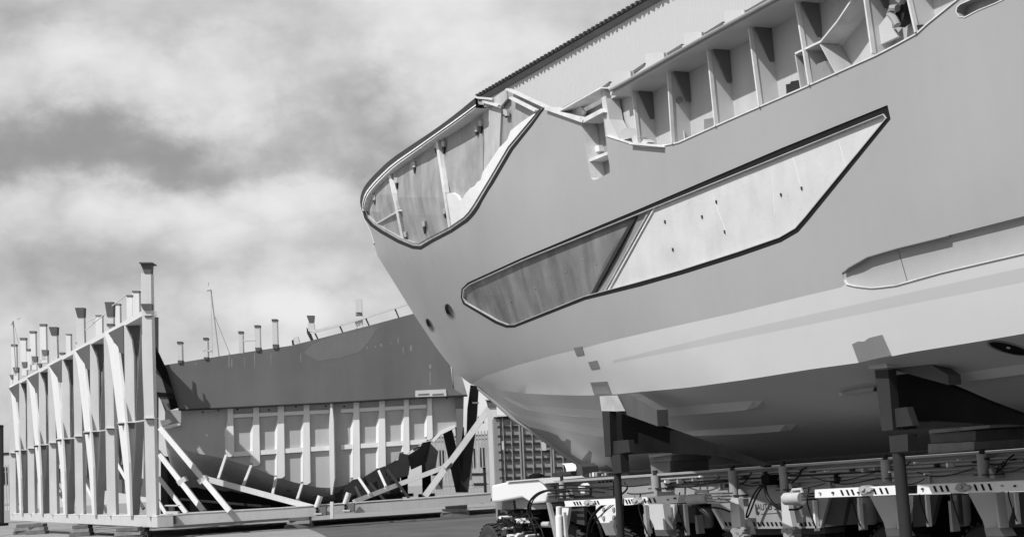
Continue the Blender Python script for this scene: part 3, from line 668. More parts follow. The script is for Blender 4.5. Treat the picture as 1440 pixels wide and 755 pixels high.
# ================================================================== TRANSPORTER
SP = Plane(928, 700, 19.4, -376)
U, NV = SP.u, SP.n
tr = empty('modular_transporter', SP.hit(1000, 900) * 1.0, 'long grey many-wheeled transporter with striped white bars carrying the yacht hull', 'transporter')
def ty(x): return 665.7 - .068 * (x - 928)
def part(name, poly, o0, o1, mm, **k):
    m = MB(); pp(m, SP, poly, o0, o1); return m.build(name, mm, tr, **k)
part('deck_beam', [(772, ty(772) + 3), (1600, ty(1600) + 3), (1600, 668), (772, 706)], .12, 2.2, M_spmt)
part('deck_flange', [(772, ty(772) - .5), (1600, ty(1600) - .5), (1600, ty(1600) + 2.8), (772, ty(772) + 2.8)], .02, 2.3, M_chrome)
for dy, r, o, x0, x1 in [(9, .013, .05, 930, 1600), (13, .018, .08, 940, 1600), (19, .011, .06, 1040, 1600), (24, .012, .08, 1110, 1600)]:
    m = MB(); m.tube([SP.hit(x0, ty(x0) + dy * (x0 + 376) / 1500, o), SP.hit(x1, ty(x1) + dy * (x1 + 376) / 1500, o)], r, 8); m.build('pipe', M_spmt if dy != 13 else M_chrome, tr, smooth=True)
for x0, x1 in [(935, 1020), (1040, 1092), (1110, 1235), (1258, 1368), (1392, 1500)]:
    part('cable_tray', [(x0, ty(x0) + 14), (x1, ty(x1) + 15), (x1, ty(x1) + 18.5), (x0, ty(x0) + 17)], .085, .14, M_dark)
part('lower_chord', [(775, 706), (1600, 668), (1600, 682), (775, 712)], .3, 2.0, M_spmtd)
part('undercarriage', [(775, 712), (1600, 690), (1600, 850), (775, 850)], 1.2, 1.9, M_dark2)
for x in (1010, 1090, 1164, 1304):
    y = ty(x) + 20; part('stiffener', [(x, y), (x + 2.5, y), (x + 3.5, y + 22), (x + 1, y + 22)], .09, .13, M_chrome)
# slots in the beam by the first stand
for k in range(4):
    x = 842.5 + k * 5.3; part('beam_slot', ell(x, 679.2 - k * .35, 1.9, 3.2, .1, 10), .112, .14, M_dark2)
def cyl(name, x, y0, y1, w, o, mm, x2=None):
    m = MB(); a = SP.hit(x, y0, o); b = SP.hit(x2 if x2 else x + (y1 - y0) * .08, y1, o); r = w / 2 * a.y / F
    m.tube([a, b], r, 16); return m.build(name, mm, tr, smooth=True)
for x, w, y0, y1 in [(921.5, 13, 668, 690), (1030, 13, 661, 700), (1101, 13, 655, 692), (1245, 14, 646, 676), (1381, 15.5, 638, 671), (790, 9, 676, 700)]:
    cyl('suspension_cylinder', x, y0, y1, w, .02, M_chrome); cyl('cylinder_cap', x - .4, y0 - 7, y0 + .5, w * .55, .02, M_dark)
    part('cylinder_clamp', [(x - w * .8, y1 - 4), (x + w * 1.1, y1 - 5), (x + w * 1.1, y1 - 3.4), (x - w * .8, y1 - 2.4)], -.03, .11, M_dark)
    part('cylinder_bracket', [(x + w * .6, y1 - 12), (x + w * .8, y1 - 13), (x + w * 1.2, y1 + 1), (x + w * .7, y1 + 1)], -.02, .1, M_chrome)
# striped bars
def hbar(P, stripes):
    b_ = part('marker_bar', P, -.45, -.33, M_whited)
    (xa, ya), (xb, yb), (xc, yc), (xd, yd) = P
    for s_ in stripes:
        f = lambda x, t: lerp(interp([(xa, ya), (xb, yb)], x), interp([(xd, yd), (xc, yc)], x), t)
        h = 3.2 * (s_ + 376) / 1600; m = MB(); pp(m, SP, [(s_ - h, f(s_, .2)), (s_ - h * .1, f(s_, .2)), (s_ + h * .9, f(s_, .82)), (s_ + h * .05, f(s_, .82))], -.455, -.452)
        ORG[m.build('stripe', M_dark2, b_).name] = ORG[tr.name]
hbar([(793.7, 704), (866, 700.5), (866, 709), (795, 712)], [808, 812, 816, 833, 837, 841])
hbar([(878, 700), (891, 699.5), (891, 709), (878, 710)], [881, 885, 889])
hbar([(903, 698.6), (954.5, 695.5), (953, 707), (903, 709)], [907, 914, 920.5])
hbar([(1145.7, 688), (1262, 682), (1262, 695.3), (1146, 699.6)], [1184, 1192, 1199, 1230, 1239, 1247])
hbar([(1290, 681), (1460, 674), (1460, 689.5), (1290, 694.5)], [1315, 1324, 1332, 1372, 1382, 1392])
hbar([(1520, 671), (1640, 665), (1640, 680), (1520, 686)], [1550, 1560, 1570])
def wid(k, x): return k * (x + 376) / 1775
for x, y in [(826, 707), (894, 704), (1214, 688), (1351, 685)]:
    k = wid(1, x) * 1.0
    m = MB(); pp(m, SP, ell(x, y, 8 * k, 6.5 * k, 0, 12), -.48, -.3); m.build('steering_knuckle', M_chrome, tr)
    m = MB(); pp(m, SP, ell(x - 2 * k, y - 1 * k, 3 * k, 3 * k, 0, 10), -.50, -.3); pp(m, SP, ell(x + 8 * k, y, 4 * k, 3.5 * k, 0, 8), -.49, -.3); m.build('knuckle_bolt', M_bowl, tr)
# swing arms
def arm(cx, ty_, k):
    f = lambda q: [(cx + a * k, ty_ + b * k) for a, b in q]
    m = MB(); pp(m, SP, f([(-38, 0), (0, 0), (3, 50), (-14, 50), (-17, 40)]), .06, .12); m.build('swing_arm', M_white, tr)
    m = MB(); pp(m, SP, f([(1, 0), (33, 0), (18, 48), (6, 50)]), .10, .16); m.build('swing_arm', M_white, tr)
    m = MB(); pp(m, SP, f([(-15, 50), (6, 50), (14, 62), (-12, 62)]), -.02, .15); m.build('pivot', M_chrome, tr)
    m = MB(); pp(m, SP, f([(-2, 0), (1.5, 0), (8, 50), (4, 50)]), -.06, .06); m.build('arm_flange', M_white, tr)
arm(1399, 692, 1.0); arm(1258, 697, .92); arm(931, 708.5, .72); arm(1575, 686, 1.1)
for P in [[(1026, 700), (1038, 700), (1043, 748), (1030, 751)], [(1098, 697), (1106, 697), (1116, 746), (1101, 750)]]:
    m = MB(); pp(m, SP, P, -.22, -.15); m.build('leg', M_white, tr)
for x, y in [(1036, 746), (1107, 746)]:
    m = MB()
    for dx, dy, r in [(-5, 0, 4), (3, 2, 5), (8, -3, 3), (-1, 6, 5), (6, 7, 4)]: pp(m, SP, ell(x + dx, y + dy, r, r, 0, 8), -.27 - .01 * r, -.2)
    m.build('leg_joint', M_spmt, tr)
for P in [[(1044, 730), (1050, 736), (1054, 751), (1048, 751)], [(1115, 712), (1118, 714), (1120, 735), (1117, 735)]]: part('leg_brace', P, -.1, .0, M_white)
part('white_fender', [(838, 707), (866, 704), (866, 722), (862, 740), (866, 752), (852, 752), (846, 738), (838, 722)], -.05, .0, M_whited)
for x, y in [(848, 716), (848, 728), (862, 716), (862, 727)]: part('fender_bolt', ell(x, y, 1.5, 3.5, .1, 8), -.07, -.04, M_chrome)
part('white_fender', [(790, 712), (800, 712), (797, 735), (792, 760), (788, 745)], -.05, .0, M_whited)
part('fender', [(801, 713), (821, 712), (822, 738), (812, 736), (800, 731)], .1, .15, M_spmtd)
for P in [[(1165.5, 701), (1193, 700), (1185, 738), (1156, 741)], [(1284, 697), (1320, 695), (1309, 738), (1284, 741)], [(955, 708), (978, 707), (978, 735), (950, 733)], [(1432, 692), (1470, 690), (1470, 740), (1415, 741)]]:
    part('fender', P, .1, .16, M_spmtd)
# equipment case with writing
case = part('equipment_case', [(1000, 690), (1168, 682), (1165.5, 700), (1154, 741), (1016.5, 742.5), (1000.5, 716)], .06, 1.1, M_spmt)
part('case_edge', [(1000.5, 714), (1003, 714), (1019, 741), (1016.5, 744)], .02, .08, M_whited)
part('case_edge', [(1016, 741), (1154, 739.6), (1154, 742), (1016, 743.6)], .03, .08, M_spmt)
part('case_sill', [(1040, 744), (1160, 742), (1160, 750), (1046, 752)], .1, .4, M_spmtd)
for x in [1014, 1020, 1026, 1053, 1059.5, 1066, 1072.5, 1079, 1085, 1091, 1097.5, 1126, 1132, 1138, 1144, 1150]:
    m = MB(); pp(m, SP, [(x - 2, 733.5), (x + .6, 733.5), (x + 3, 739), (x + .2, 739)], .054, .058); ORG[m.build('louvre', M_dark2, case).name] = ORG[tr.name]
def text3d(body, pl, px, py, size, off, m_, parent, o_px=0.0):
    c = bpy.data.curves.new('t', 'FONT'); c.body = body; c.size = size; c.extrude = .0005
    o = bpy.data.objects.new('t', c); COL.objects.link(o); dg = bpy.context.evaluated_depsgraph_get(); me = o.evaluated_get(dg).to_mesh()
    P = pl.hit(px, py, off); X = -pl.u; Z = Vector((0, 0, 1)); mb = MB()
    mb.add([P + X * v.co.x + Z * v.co.y + pl.n * (-v.co.z) for v in me.vertices], [list(p.vertices) for p in me.polygons])
    o.evaluated_get(dg).to_mesh_clear(); bpy.data.objects.remove(o); ob = mb.build('lettering', m_, parent, kind='stuff'); ORG[ob.name] = ORG[tr.name]; return ob
text3d('AUTO SERVICE', SP, 1064.5, 716.5, .105, .055, mat('lettering', .03, .6), case)
part('case_label_line', [(1070, 722), (1099, 720), (1099, 720.6), (1070, 722.7)], .055, .058, mat('lettering', .16))
part('case_emblem', [(1061.5, 709), (1063, 708), (1065, 718), (1068, 720), (1066, 724), (1063, 722)], .054, .058, mat('lettering', .16))
# drums
for (x0, x1, y0, y1, tail) in [(969, 996, 702, 700, True), (1105, 1128, 701, 700, False)]:
    m = MB(); h = 7 if tail else 8.5; a, b = SP.hit(x0, y0, -.38), SP.hit(x1, y1, -.38); r = h * a.y / F
    m.tube([a - (b - a) * .06, a, b], r, 16, rs=[r * .75, r, r]); m.build('hydraulic_motor', M_bowl, tr, smooth=True)
    m = MB()
    for k in range(4 if tail else 3):
        pp(m, SP, [(x1 - 1, y1 - 7 + k * 4.2), (x1 + (20 if tail else 9) - k * 1.5, y1 - 7 + k * 4.2), (x1 + (20 if tail else 9) - k * 1.5, y1 - 5 + k * 4.2), (x1 - 1, y1 - 5 + k * 4.2)], -.5, -.34)
    m.build('hose_manifold', M_bowl if tail else M_dark, tr)
    m = MB(); m.tube([SP.hit(x0 + 9, y0 - h, -.4), SP.hit(x0 + 10, y0 - h - 4, -.4), SP.hit(x1 - 1, y0 - h - 5, -.4), SP.hit(x1, y0 - h, -.4)], .02, 6); m.build('motor_handle', M_bowl, tr)
for x, w, y0, y1 in [(991, 24, 714, 742), (1220, 25, 698, 737), (1350, 27, 694, 739), (915, 17, 712, 742)]:
    m = MB(); a = SP.hit(x, y0, .35); b = SP.hit(x + 2, y1, .35); r = w / 2 * a.y / F
    m.tube([a, a.lerp(b, .8), a.lerp(b, .97), b], r, 20, rs=[r, r, r * .85, r * .5]); m.build('air_tank', mat('air_tank_grey', .26, .3, .08, 3), tr, smooth=True)
    part('tank_strap', [(x - w * .62, y0 + 10), (x - w * .5, y0 + 10), (x - w * .35, y1 + 8), (x - w * .5, y1 + 8)], .1, .2, M_chrome)
# wheels
a0 = U.dot(SP.hit(960, 735, .6) - CAM)
def wheel_mesh(c, w=.32, R=.40):
    o, i_ = MB(), MB(); n = 36; prof = [(R * .62, -w / 2), (R * .9, -w / 2), (R * .98, -w * .4), (R, -w * .2), (R, w * .2), (R * .98, w * .4), (R * .9, w / 2), (R * .62, w / 2)]
    z = Vector((0, 0, 1))
    rows = [[c + NV * b + (U * math.cos(t) + z * math.sin(t)) * r for t in [k * 2 * math.pi / n for k in range(n + 1)]] for r, b in prof]
    o.grid(rows)
    for k in range(28):
        t = k * 2 * math.pi / 28
        for sgn in (-1, 1):
            d = U * math.cos(t) + z * math.sin(t); e = U * -math.sin(t) + z * math.cos(t)
            o.box8(c + d * (R + .004) + NV * sgn * w * .25, NV * w * .2 + e * .012 * sgn, e * .018, d * .012)
    prof = [(R * .62, -w / 2 + .01), (R * .55, -w * .3), (R * .3, -w * .22), (R * .26, -w * .42), (0.01, -w * .42)]
    i_.grid([[c + NV * b + (U * math.cos(t) + z * math.sin(t)) * r for t in [k * 2 * math.pi / n for k in range(n + 1)]] for r, b in prof])
    return o, i_
for k in range(-4, 5):
    for row, off in ((0, .45), (1, 1.75)):
        c = CAM + U * (a0 + 1.4 * k) + NV * (SP.d + off + .15); c.z = .41
        if k > 1 and False: continue
        o, i_ = wheel_mesh(c); w_ = o.build('wheel', M_rubber, tr, smooth=True)
        ORG[w_.name] = ORG[tr.name]; ORG[i_.build('rim', M_chrome, w_, smooth=True).name] = ORG[tr.name]
# power pack at the front end
part('hood', [(691, 682), (712, 677.5), (757, 674), (763, 678), (769, 695), (767, 706.5), (748, 708), (734, 699), (702, 705), (691, 706)], -.1, 1.3, mat('hood_white', .82, .35, .02, 1, fine=.01), bevel=.03)
part('hood_ridge', [(712, 676), (760, 672), (768, 679), (765, 680), (757, 674.2), (712, 677.8)], -.13, 1.25, M_white)
part('engine_plate', [(724.5, 700), (734, 699), (743, 705), (741, 715), (726, 714.4)], .05, .6, M_chrome)
part('engine_plate', [(746, 709), (768, 708.4), (768, 715), (746, 716)], .0, .5, M_spmt)
part('engine_tank', [(701, 706), (721, 702), (723, 716), (704, 720)], .1, .7, mat('tank_dark', .13, .3, .2, 3))
m = MB(); rnd = random.Random(5)
for k in range(46):
    x, y = rnd.uniform(702, 746), rnd.uniform(718, 756); s1, s2 = rnd.uniform(1.2, 4.5), rnd.uniform(1.2, 4.5); o_ = rnd.uniform(-.05, .3)
    pp(m, SP, [(x - s1, y - s2), (x + s1, y - s2 + 1), (x + s1, y + s2), (x - s1, y + s2 - 1)], o_, o_ + .2)
m.build('engine_block', M_spmtd, tr)
m = MB()
for k in range(9):
    x, y = rnd.uniform(703, 742), rnd.uniform(724, 754); pp(m, SP, ell(x, y, rnd.uniform(1, 3.2), rnd.uniform(1, 2.6), rnd.random() * 3, 8), -.1, .1)
m.build('engine_fitting', M_whited, tr, kind='stuff')
m = MB()
for k in range(9):
    x, y = rnd.uniform(705, 735), rnd.uniform(718, 735); r = rnd.uniform(6, 12)
    m.tube([SP.hit(x + r * math.cos(t), y + r * math.sin(t), -.05 - .03 * k % .1) for t in [rnd.random() + j * .35 for j in range(9)]], .012, 6)
m.build('engine_hose', M_hose, tr, smooth=True)
part('engine_bay', [(700, 716), (795, 712), (795, 850), (700, 850)], .55, 1.4, M_dark2)
m = MB()
m.tube([SP.hit(764, 737, -.1), SP.hit(774, 737, -.1)], .045, 12); m.build('lamp', M_bowl, tr, smooth=True)
part('strut', [(768, 706), (771, 706), (784, 755), (779, 755)], -.15, -.1, M_chrome)
m = MB(); m.tube([SP.hit(786, 712, -.2), SP.hit(786, 724, -.2), SP.hit(786.3, 725, -.2), SP.hit(788, 760, -.2)], .06, 12, rs=[.045, .045, .06, .06]); m.build('hydraulic_cylinder', M_whited, tr, smooth=True)
part('strut', [(791, 720), (793, 720), (796, 755), (794, 755)], -.2, -.16, M_white)
m = MB(); c = SP.hit(754, 668.5, .4); z = Vector((0, 0, 1))
m.tube([c - z * .12, c - z * .03, c - z * .0299, c + z * .01, c + z * .04], .1, 16, rs=[.045, .045, .125, .12, .05]); m.build('exhaust_cap', M_dark2, tr, smooth=True)
part('walkway', [(766, 676), (840, 669), (842, 672), (770, 680)], .2, 1.4, M_spmtd)
part('white_valve', [(815, 682), (820, 679), (823, 682), (822, 695), (817, 694), (816, 689), (811, 687)], -.06, .02, M_whited)
part('side_trough', [(770, 683), (862, 677), (862, 697), (770, 702)], .06, .1, M_spmtd)
part('top_box', [(776, 665), (803, 662), (803, 667), (776, 670)], .5, 1.0, M_dark)
m = MB(); A = [[SP.hit(x0 + b * 15 , y0 - b * .8, .6 + .1 * b) for b in (0, 1)] for x0, y0 in [(790, 651.5), (794, 653.5), (796, 659), (797, 667)]]; m.grid(A); m.build('operator_seat', M_whited, tr)
part('seat_side', [(812, 652), (818, 656), (820, 668), (808, 668), (810, 660)], .6, .9, M_spmtd)
rnd = random.Random(3)
for k in range(9):
    x = 824 + k * 4.3; h = rnd.uniform(3, 8); part('deck_fitting', [(x, 670 - h), (x + 2.6, 670 - h), (x + 2.8, 671), (x + .2, 671)], .4, .55, rnd.choice([M_whited, M_dark, M_dark, M_chrome]))
def hose(pts, w, o=-.25, mm=None):
    pts = smoothpoly(pts, False, 2); m = MB(); P = [SP.hit(x, y, o) for x, y in pts]; m.tube(P, w / 2 * P[0].y / F, 8); m.build('hose', mm or M_hose, tr, smooth=True)
hose([(800, 690), (775, 688.5), (759, 691), (747, 700.5), (742, 711), (743, 724), (750, 736), (756, 758)], 3.2)
hose([(862, 684), (820, 686), (790, 687), (766, 690), (751, 699), (745.5, 712), (748, 726), (760, 740), (766, 758)], 2.2, -.2)
hose([(770, 694), (790, 692), (812, 689), (850, 692)], 1.8, -.1); hose([(775, 683), (800, 681), (850, 686), (862, 688)], 2.0, -.1); hose([(772, 698), (800, 697), (835, 698)], 1.6, -.1)
hose([(866, 702), (848.5, 709), (836, 721), (828.7, 734), (825.5, 758)], 4.2, -.42)
hose([(866, 707), (850, 719), (838, 731), (833, 739), (832, 748)], 1.5, -.42); hose([(845, 727), (852, 715), (866, 704)], 1.1, -.43)
hose([(824, 712), (832, 722), (842, 735), (848, 758)], 4.5, -.36)
hose([(1073, 680), (1062, 690), (1055, 706), (1049, 724), (1050, 728)], 2.6, -.12); hose([(1075, 681), (1066, 692), (1060, 706), (1054, 722), (1051, 727)], 2.6, -.10)
hose([(1075, 680), (1077, 694), (1085, 707), (1100, 716)], 5, -.12)
part('junction_box', [(1070, 668), (1081, 667.5), (1081.5, 682), (1071, 682)], -.1, .1, M_dark2)
hose([(1057, 664), (1053, 670), (1048, 677), (1040, 681)], 2, .0); hose([(1134, 657), (1127, 660), (1124, 669), (1113, 679)], 2.4, .0); hose([(1426, 639), (1416, 646), (1412, 655), (1401, 664)], 2.6, -.02)
hose([(960, 675), (970, 679), (983, 682), (998, 679), (1012, 671)], 1.3, .05); hose([(1106, 664), (1115, 668), (1125, 664)], 1.6, .0); hose([(1392, 652), (1402, 654), (1412, 650)], 1.6, .0)
hose([(874, 682), (882, 684), (897, 683), (912, 681)], 1.6, .03); hose([(872, 696), (880, 690), (883, 684), (878, 678)], 2.6, -.05)
hose([(975, 712), (990, 714), (1010, 713), (1026, 719)], 2.4, -.25); hose([(1128, 712), (1122, 716), (1110, 716)], 3, -.3); hose([(1010, 700), (1026, 704)], 1.4, -.2)
for x in (1280, 1412): hose([(x, 648), (x - 3, 652), (x - 8, 655), (x - 11, 664)], 2, .0)
part('hook', [(1172, 666), (1176, 665.5), (1175, 680), (1173, 680)], .02, .08, M_dark2)
rnd = random.Random(12)
for k in range(30):
    x = 934 + k * 17.3 + rnd.uniform(-4, 4); y = ty(x); kk_ = (x + 376) / 1500
    h = rnd.choice([3, 4, 6, 9]); y0 = y + rnd.choice([7, 11, 17, 22]) * kk_; w = rnd.uniform(1.2, 3.2)
    part('pipe_clip', [(x, y0), (x + w, y0 - .1), (x + w + .3, y0 + h * .6), (x + .2, y0 + h * .6)], -.01, .1, rnd.choice([M_dark, M_chrome, M_whited, M_spmtd]))
for (x0, x1, dy, sag) in [(934, 1018, 16, 7), (1040, 1090, 22, 5), (1112, 1160, 30, 4), (1140, 1232, 18, 9), (1165, 1236, 26, 5), (1290, 1370, 20, 8), (1262, 1300, 30, 6), (1395, 1450, 18, 9)]:
    kk_ = (x0 + 376) / 1500; hose([(x0, ty(x0) + dy * kk_), (lerp(x0, x1, .3), ty(x0) + dy * kk_ + sag), (lerp(x0, x1, .7), ty(x1) + dy * kk_ + sag), (x1, ty(x1) + dy * kk_)], rnd.uniform(1, 1.8), .0)
for x in (905, 960, 1142, 1205, 1300, 1345, 1425):
    y = interp([(903, 710), (1146, 702), (1262, 697), (1440, 692)], x); part('link_rod', [(x, y), (x + 2.2, y), (x + 6, y + 44), (x + 3.2, y + 44)], .0, .05, rnd.choice([M_chrome, M_spmtd, M_whited]))
    hose([(x - 4, y - 16), (x - 8, y), (x - 3, y + 18), (x + 5, y + 40)], 2.0, -.02)
for x in (1152, 1170, 1206, 1222, 1296, 1344, 1362, 1408, 1426, 910, 938, 948):
    y = interp([(903, 704), (955, 701.5), (1146, 694), (1262, 689), (1290, 688), (1440, 682.5)], x); part('bar_bolt', ell(x, y + rnd.uniform(-2, 2), 1.3, 1.5, 0, 7), -.47, -.45, rnd.choice([M_dark, M_chrome]))
# timber packs standing on the transporter
def timbers(label, rows, grp):
    e = empty('timber_pack', SP.hit(rows[0][0][0][0], rows[0][0][0][1] + 10, .1), label, 'timber blocks', grp)
    for P, o0, o1, mm in rows: m = MB(); pp(m, SP, P, o0, o1); m.build('timber', mm, e, bevel=.006)
timbers('dark timber pack on the transporter deck beside the stand nearer the bow', [([(914, 650), (942, 648), (943, 666), (916, 667)], .25, .9, M_timberd), ([(911, 637), (945, 635), (943, 648), (914, 650)], .22, .9, M_timberd), ([(912, 639), (945, 636), (945.5, 638.8), (913, 643)], .15, .9, M_timber)], 'timber packs on the transporter deck')
timbers('pale-faced timber pack on the transporter deck right of the second stand', [([(1304.5, 624), (1370, 620.5), (1370, 633), (1305, 638)], .1, .9, M_timber), ([(1307, 609), (1372, 605), (1372, 620), (1309, 623.5)], .2, .9, M_timberd), ([(1306, 604), (1392, 597), (1392, 601.5), (1306, 609.5)], .12, .8, M_timber)], 'timber packs on the transporter deck')

# ================================================================== SHED behind
SHP = Plane(683, 135, 60, -376)
shed = empty('shed', SHP.hit(690, 690) * 1.0, 'tall shed clad in pale corrugated sheet with a dark eaves edge rising behind the yacht', 'shed')
def srf(x): return 131 - .5695 * (x - 683)
P0 = SHP.hit(684, srf(684) + 9); zt = P0.z; a0s = SHP.u.dot(P0 - CAM)
def sp(a, z, o=0.0): p = CAM + SHP.u * a + SHP.n * (SHP.d + o); p.z = z; return p
m = MB(); n = 360; pitch = .175; L0 = []; L1 = []
for k in range(n):
    a = a0s - k * pitch
    for da, o in ((0, 0), (.08, 0), (.10, -.022), (.15, -.022)):
        L0.append(sp(a - da, .3, o)); L1.append(sp(a - da, zt, o))
m.strip(L0, L1); m.build('cladding', M_clad, shed)
Lw = n * pitch
m = MB(); m.prism([sp(a0s, .3, .01), sp(a0s, zt, .01), sp(a0s, zt, 14), sp(a0s, .3, 14)], [sp(a0s - .1, .3, .01), sp(a0s - .1, zt, .01), sp(a0s - .1, zt, 14), sp(a0s - .1, .3, 14)]); m.build('end_wall', M_clad, shed)
m = MB(); E = [sp(a0s + .15, zt - .03, -.08), sp(a0s + .15, zt + .14, -.22), sp(a0s + .15, zt + .2, .2), sp(a0s + .15, zt + .1, .2)]; m.prism(E, [p - SHP.u * (Lw + .15) for p in E]); m.build('gutter', mat('grey_gutter', .22, .6), shed)
m = MB(); E = [sp(a0s + .3, zt + .16, -.30), sp(a0s + .3, zt + .20, -.30), sp(a0s + .3, zt + .25, 14), sp(a0s + .3, zt + .21, 14)]; m.prism(E, [p - SHP.u * (Lw + .3) for p in E])
for k in range(0, int(Lw / .3)):
    c = sp(a0s + .2 - k * .3, zt + .215, -.31); m.box8(c, SHP.u * .07, SHP.n * .08, Vector((0, 0, .03)))
m.build('roof', mat('dark_roof', .06, .7), shed)

# ================================================================== LEFT MOULD FRAME (row of columns)
RW = Plane(213, 700, 46, -294)
RD = raydir(-294, 716); STEP = RD * (5.72 / RD.y)
cr_ = empty('mould_frame', at(213, 742, 46), 'tall pale steel mould frame with tapered columns and diagonal braces at the left', 'steel frame')
PARTS = {}
def fr(name, mb, mm, n=1, first=0, **k):
    o = mb.build(name, mm, cr_, **k); res = [o]
    if first: o.location = STEP * first
    for j in range(1, n):
        c = o.copy(); COL.objects.link(c); c.parent = cr_; c.location = STEP * (j + first); ORG[c.name] = ORG[cr_.name]; res.append(c)
    return res
# posts
def postbox(pts, D, th=.32):
    m = MB(); face(m, D, pts, th); return m
fr('post', postbox([(199.5, 443), (213, 443), (220, 726), (206, 726)], 46, .4), M_frame, 6)
face_ = lambda D, poly, th, name, mm, n=1, first=0, **k: fr(name, (lambda m: (face(m, D, poly, th), m)[1])(MB()), mm, n, first, **k)
# mid flanges of the posts
face_(45.93, [(202, 586.5), (217.5, 586.5), (217.7, 588), (202.2, 588)], .5, 'splice_plate', M_ltrim, 6)
face_(45.96, [(204.5, 588.2), (216, 588.2), (216.3, 596), (207.5, 596)], .1, 'splice_shade', mat('splice_shade_grey', .16, .6), 6)  # dark strip painting the shade under each splice plate
face_(45.96, [(203.5, 443.5), (213.3, 443.5), (213.3, 445.8), (203.5, 445.8)], .1, 'splice_shade', M_cap, 1)
# tall end post extension
face_(46.02, [(199, 384), (212, 384), (213, 443), (200.5, 443)], .38, 'post_extension', M_frame, 1)
face_(46.0, [(196.8, 369.5), (213, 369.5), (212, 384.5), (203, 384.5)], .3, 'post_head', M_cap, 1)  # dark trapezoid paints the shaded face of the head flange
face_(45.9, [(195.5, 368.6), (213.8, 368.6), (213.8, 370.4), (195.5, 370.4)], .6, 'head_plate', M_cap, 1)
face_(45.94, [(197.5, 427), (213.6, 427), (213.6, 435.2), (201, 435.2)], .2, 'post_head', M_cap, 1)
face_(46.03, [(198.4, 384), (199.4, 384), (201, 443), (199.8, 443)], .3, 'post_edge', M_ltrim)
def tall(cx, y0, y1, w, D, capd, nm='post_extension', mm=None, par=None):
    lean = (y1 - y0) * .03
    face_(D, [(cx - w / 2 - lean, y0), (cx + w / 2 - lean, y0), (cx + w / 2, y1), (cx - w / 2, y1)], .25, nm, mm or M_frame)
    if capd: face_(D - .03, [(cx - w / 2 - lean - 1, y0 - .5), (cx + w / 2 - lean + 1, y0 - .5), (cx + w / 2 - lean + .4, y0 + capd), (cx - w / 2 - lean + (2.5 if capd > 4 else -.4), y0 + capd)], .3, 'post_head', M_cap)
tall(154.5, 425, 470, 10.5, 52.2, 20); tall(113.5, 433, 492, 11, 57.8, 13); tall(76, 460, 514, 10, 63.6, 11)
face_(52.1, [(150, 455), (159, 455), (159, 458), (150, 458)], .3, 'post_head', M_cap)
# top chord, base beam
def along(name, poly, mm, extra0=0.0, n=5.0, th=.25, first=0.0):
    m = MB(); A = [RW.hit(x, y) + STEP * first + RD.normalized() * -extra0 for x, y in poly]; B_ = [p + RW.n * th for p in A]; V = STEP * n + RD.normalized() * extra0 * 2
    m.prism(A + B_[::-1], [p + V for p in A + B_[::-1]]); return m.build(name, mm, cr_)
along('top_chord', [(199, 437.5), (199.5, 444.5)], M_frame, .0, 5.05, .5)
along('base_beam', [(221, 726.5), (221.5, 741)], M_frame2, .0, 5.3, .5)
along('base_flange', [(221, 724.6), (221, 726.2)], M_ltrim, .0, 5.3, .7, 0)
# guard cables between extensions
for (a, b, D) in [((120, 464), (149, 440), 55), ((158, 430), (178, 414), 50), ((122, 452), (135, 446), 55)]:
    m = MB(); m.tube([at(*a, D + 2), at(*b, D)], .025, 6); m.build('guard_rail', M_frame, cr_)
# V shaped tapered units (five)
n5 = 5
def rw(name, poly, o, th, mm, n=5, **k):
    m = MB(); pp(m, RW, poly, o, o + th); return fr(name, m, mm, n, **k)
rw('tapered_web', [(147.5, 466), (151.5, 466), (153.5, 474), (157, 482), (161.5, 485), (166, 492), (172, 540), (176.6, 594), (181, 650), (183.5, 725), (179.5, 725), (174, 660), (166, 594), (157, 520), (152, 486), (148.5, 475)], -.12, .08, mat('web_white', .76, .5, .04, 1.5, streak=.04, spots=.2))
face_(49.0, [(174.5, 456), (177, 459), (185, 477), (188, 500), (189.5, 594), (187, 660), (184.8, 725), (181.6, 725), (179.2, 640), (176.3, 594), (175, 500)], .2, 'tapered_column', M_frame, n5)
def slant(poly, D0, k, th=.08):
    m = MB(); A = [at(x, y, D0 + (x - 187) * k) for x, y in poly]; nrm = Vector((.6, -1, 0)).normalized(); m.prism(A, [p - nrm * th for p in A]); return m
fr('tapered_web', slant([(199, 443), (199.8, 500), (201.5, 560), (202.5, 594), (200, 660), (196, 725), (185, 725), (188.8, 640), (190, 594), (192, 540), (195, 490)], 49.05, .055), mat('painted_shade_steel', .40, .5), n5)  # darker steel value puts the shade into these right-hand webs
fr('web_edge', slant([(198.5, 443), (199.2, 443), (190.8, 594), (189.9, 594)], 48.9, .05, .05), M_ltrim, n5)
face_(48.9, [(164.5, 593.5), (177, 592.5), (177, 594.2), (164.5, 595.2)], .3, 'splice_plate', M_ltrim, n5)
face_(48.95, [(166, 595.2), (176.6, 594.3), (177, 598), (167, 598)], .15, 'splice_shade', M_cap, n5)  # splice shadow put in as a dark strip
face_(48.7, [(177, 592.5), (189, 592), (202.5, 590), (202.5, 591.8), (189, 593.8), (177, 594)], .4, 'splice_plate', M_ltrim, n5)
face_(48.9, [(178.5, 594), (188.5, 593.8), (188, 602), (183.5, 602)], .1, 'splice_shade', mat('splice_shade_grey', .16), n5)
face_(49.3, [(152, 468), (173.5, 457), (174, 497), (168, 496), (166, 488), (160, 480)], .1, 'chord_shade', mat('chord_shade_dark', .13, .6, .15, 1, spec=0.12), n5)  # dark plates standing in for shaded structure behind the chord
face_(49.35, [(177, 456), (197.5, 444.5), (196, 480), (193, 500), (189, 500), (186.5, 478)], .1, 'chord_shade', mat('chord_shade_dark', .13), n5)
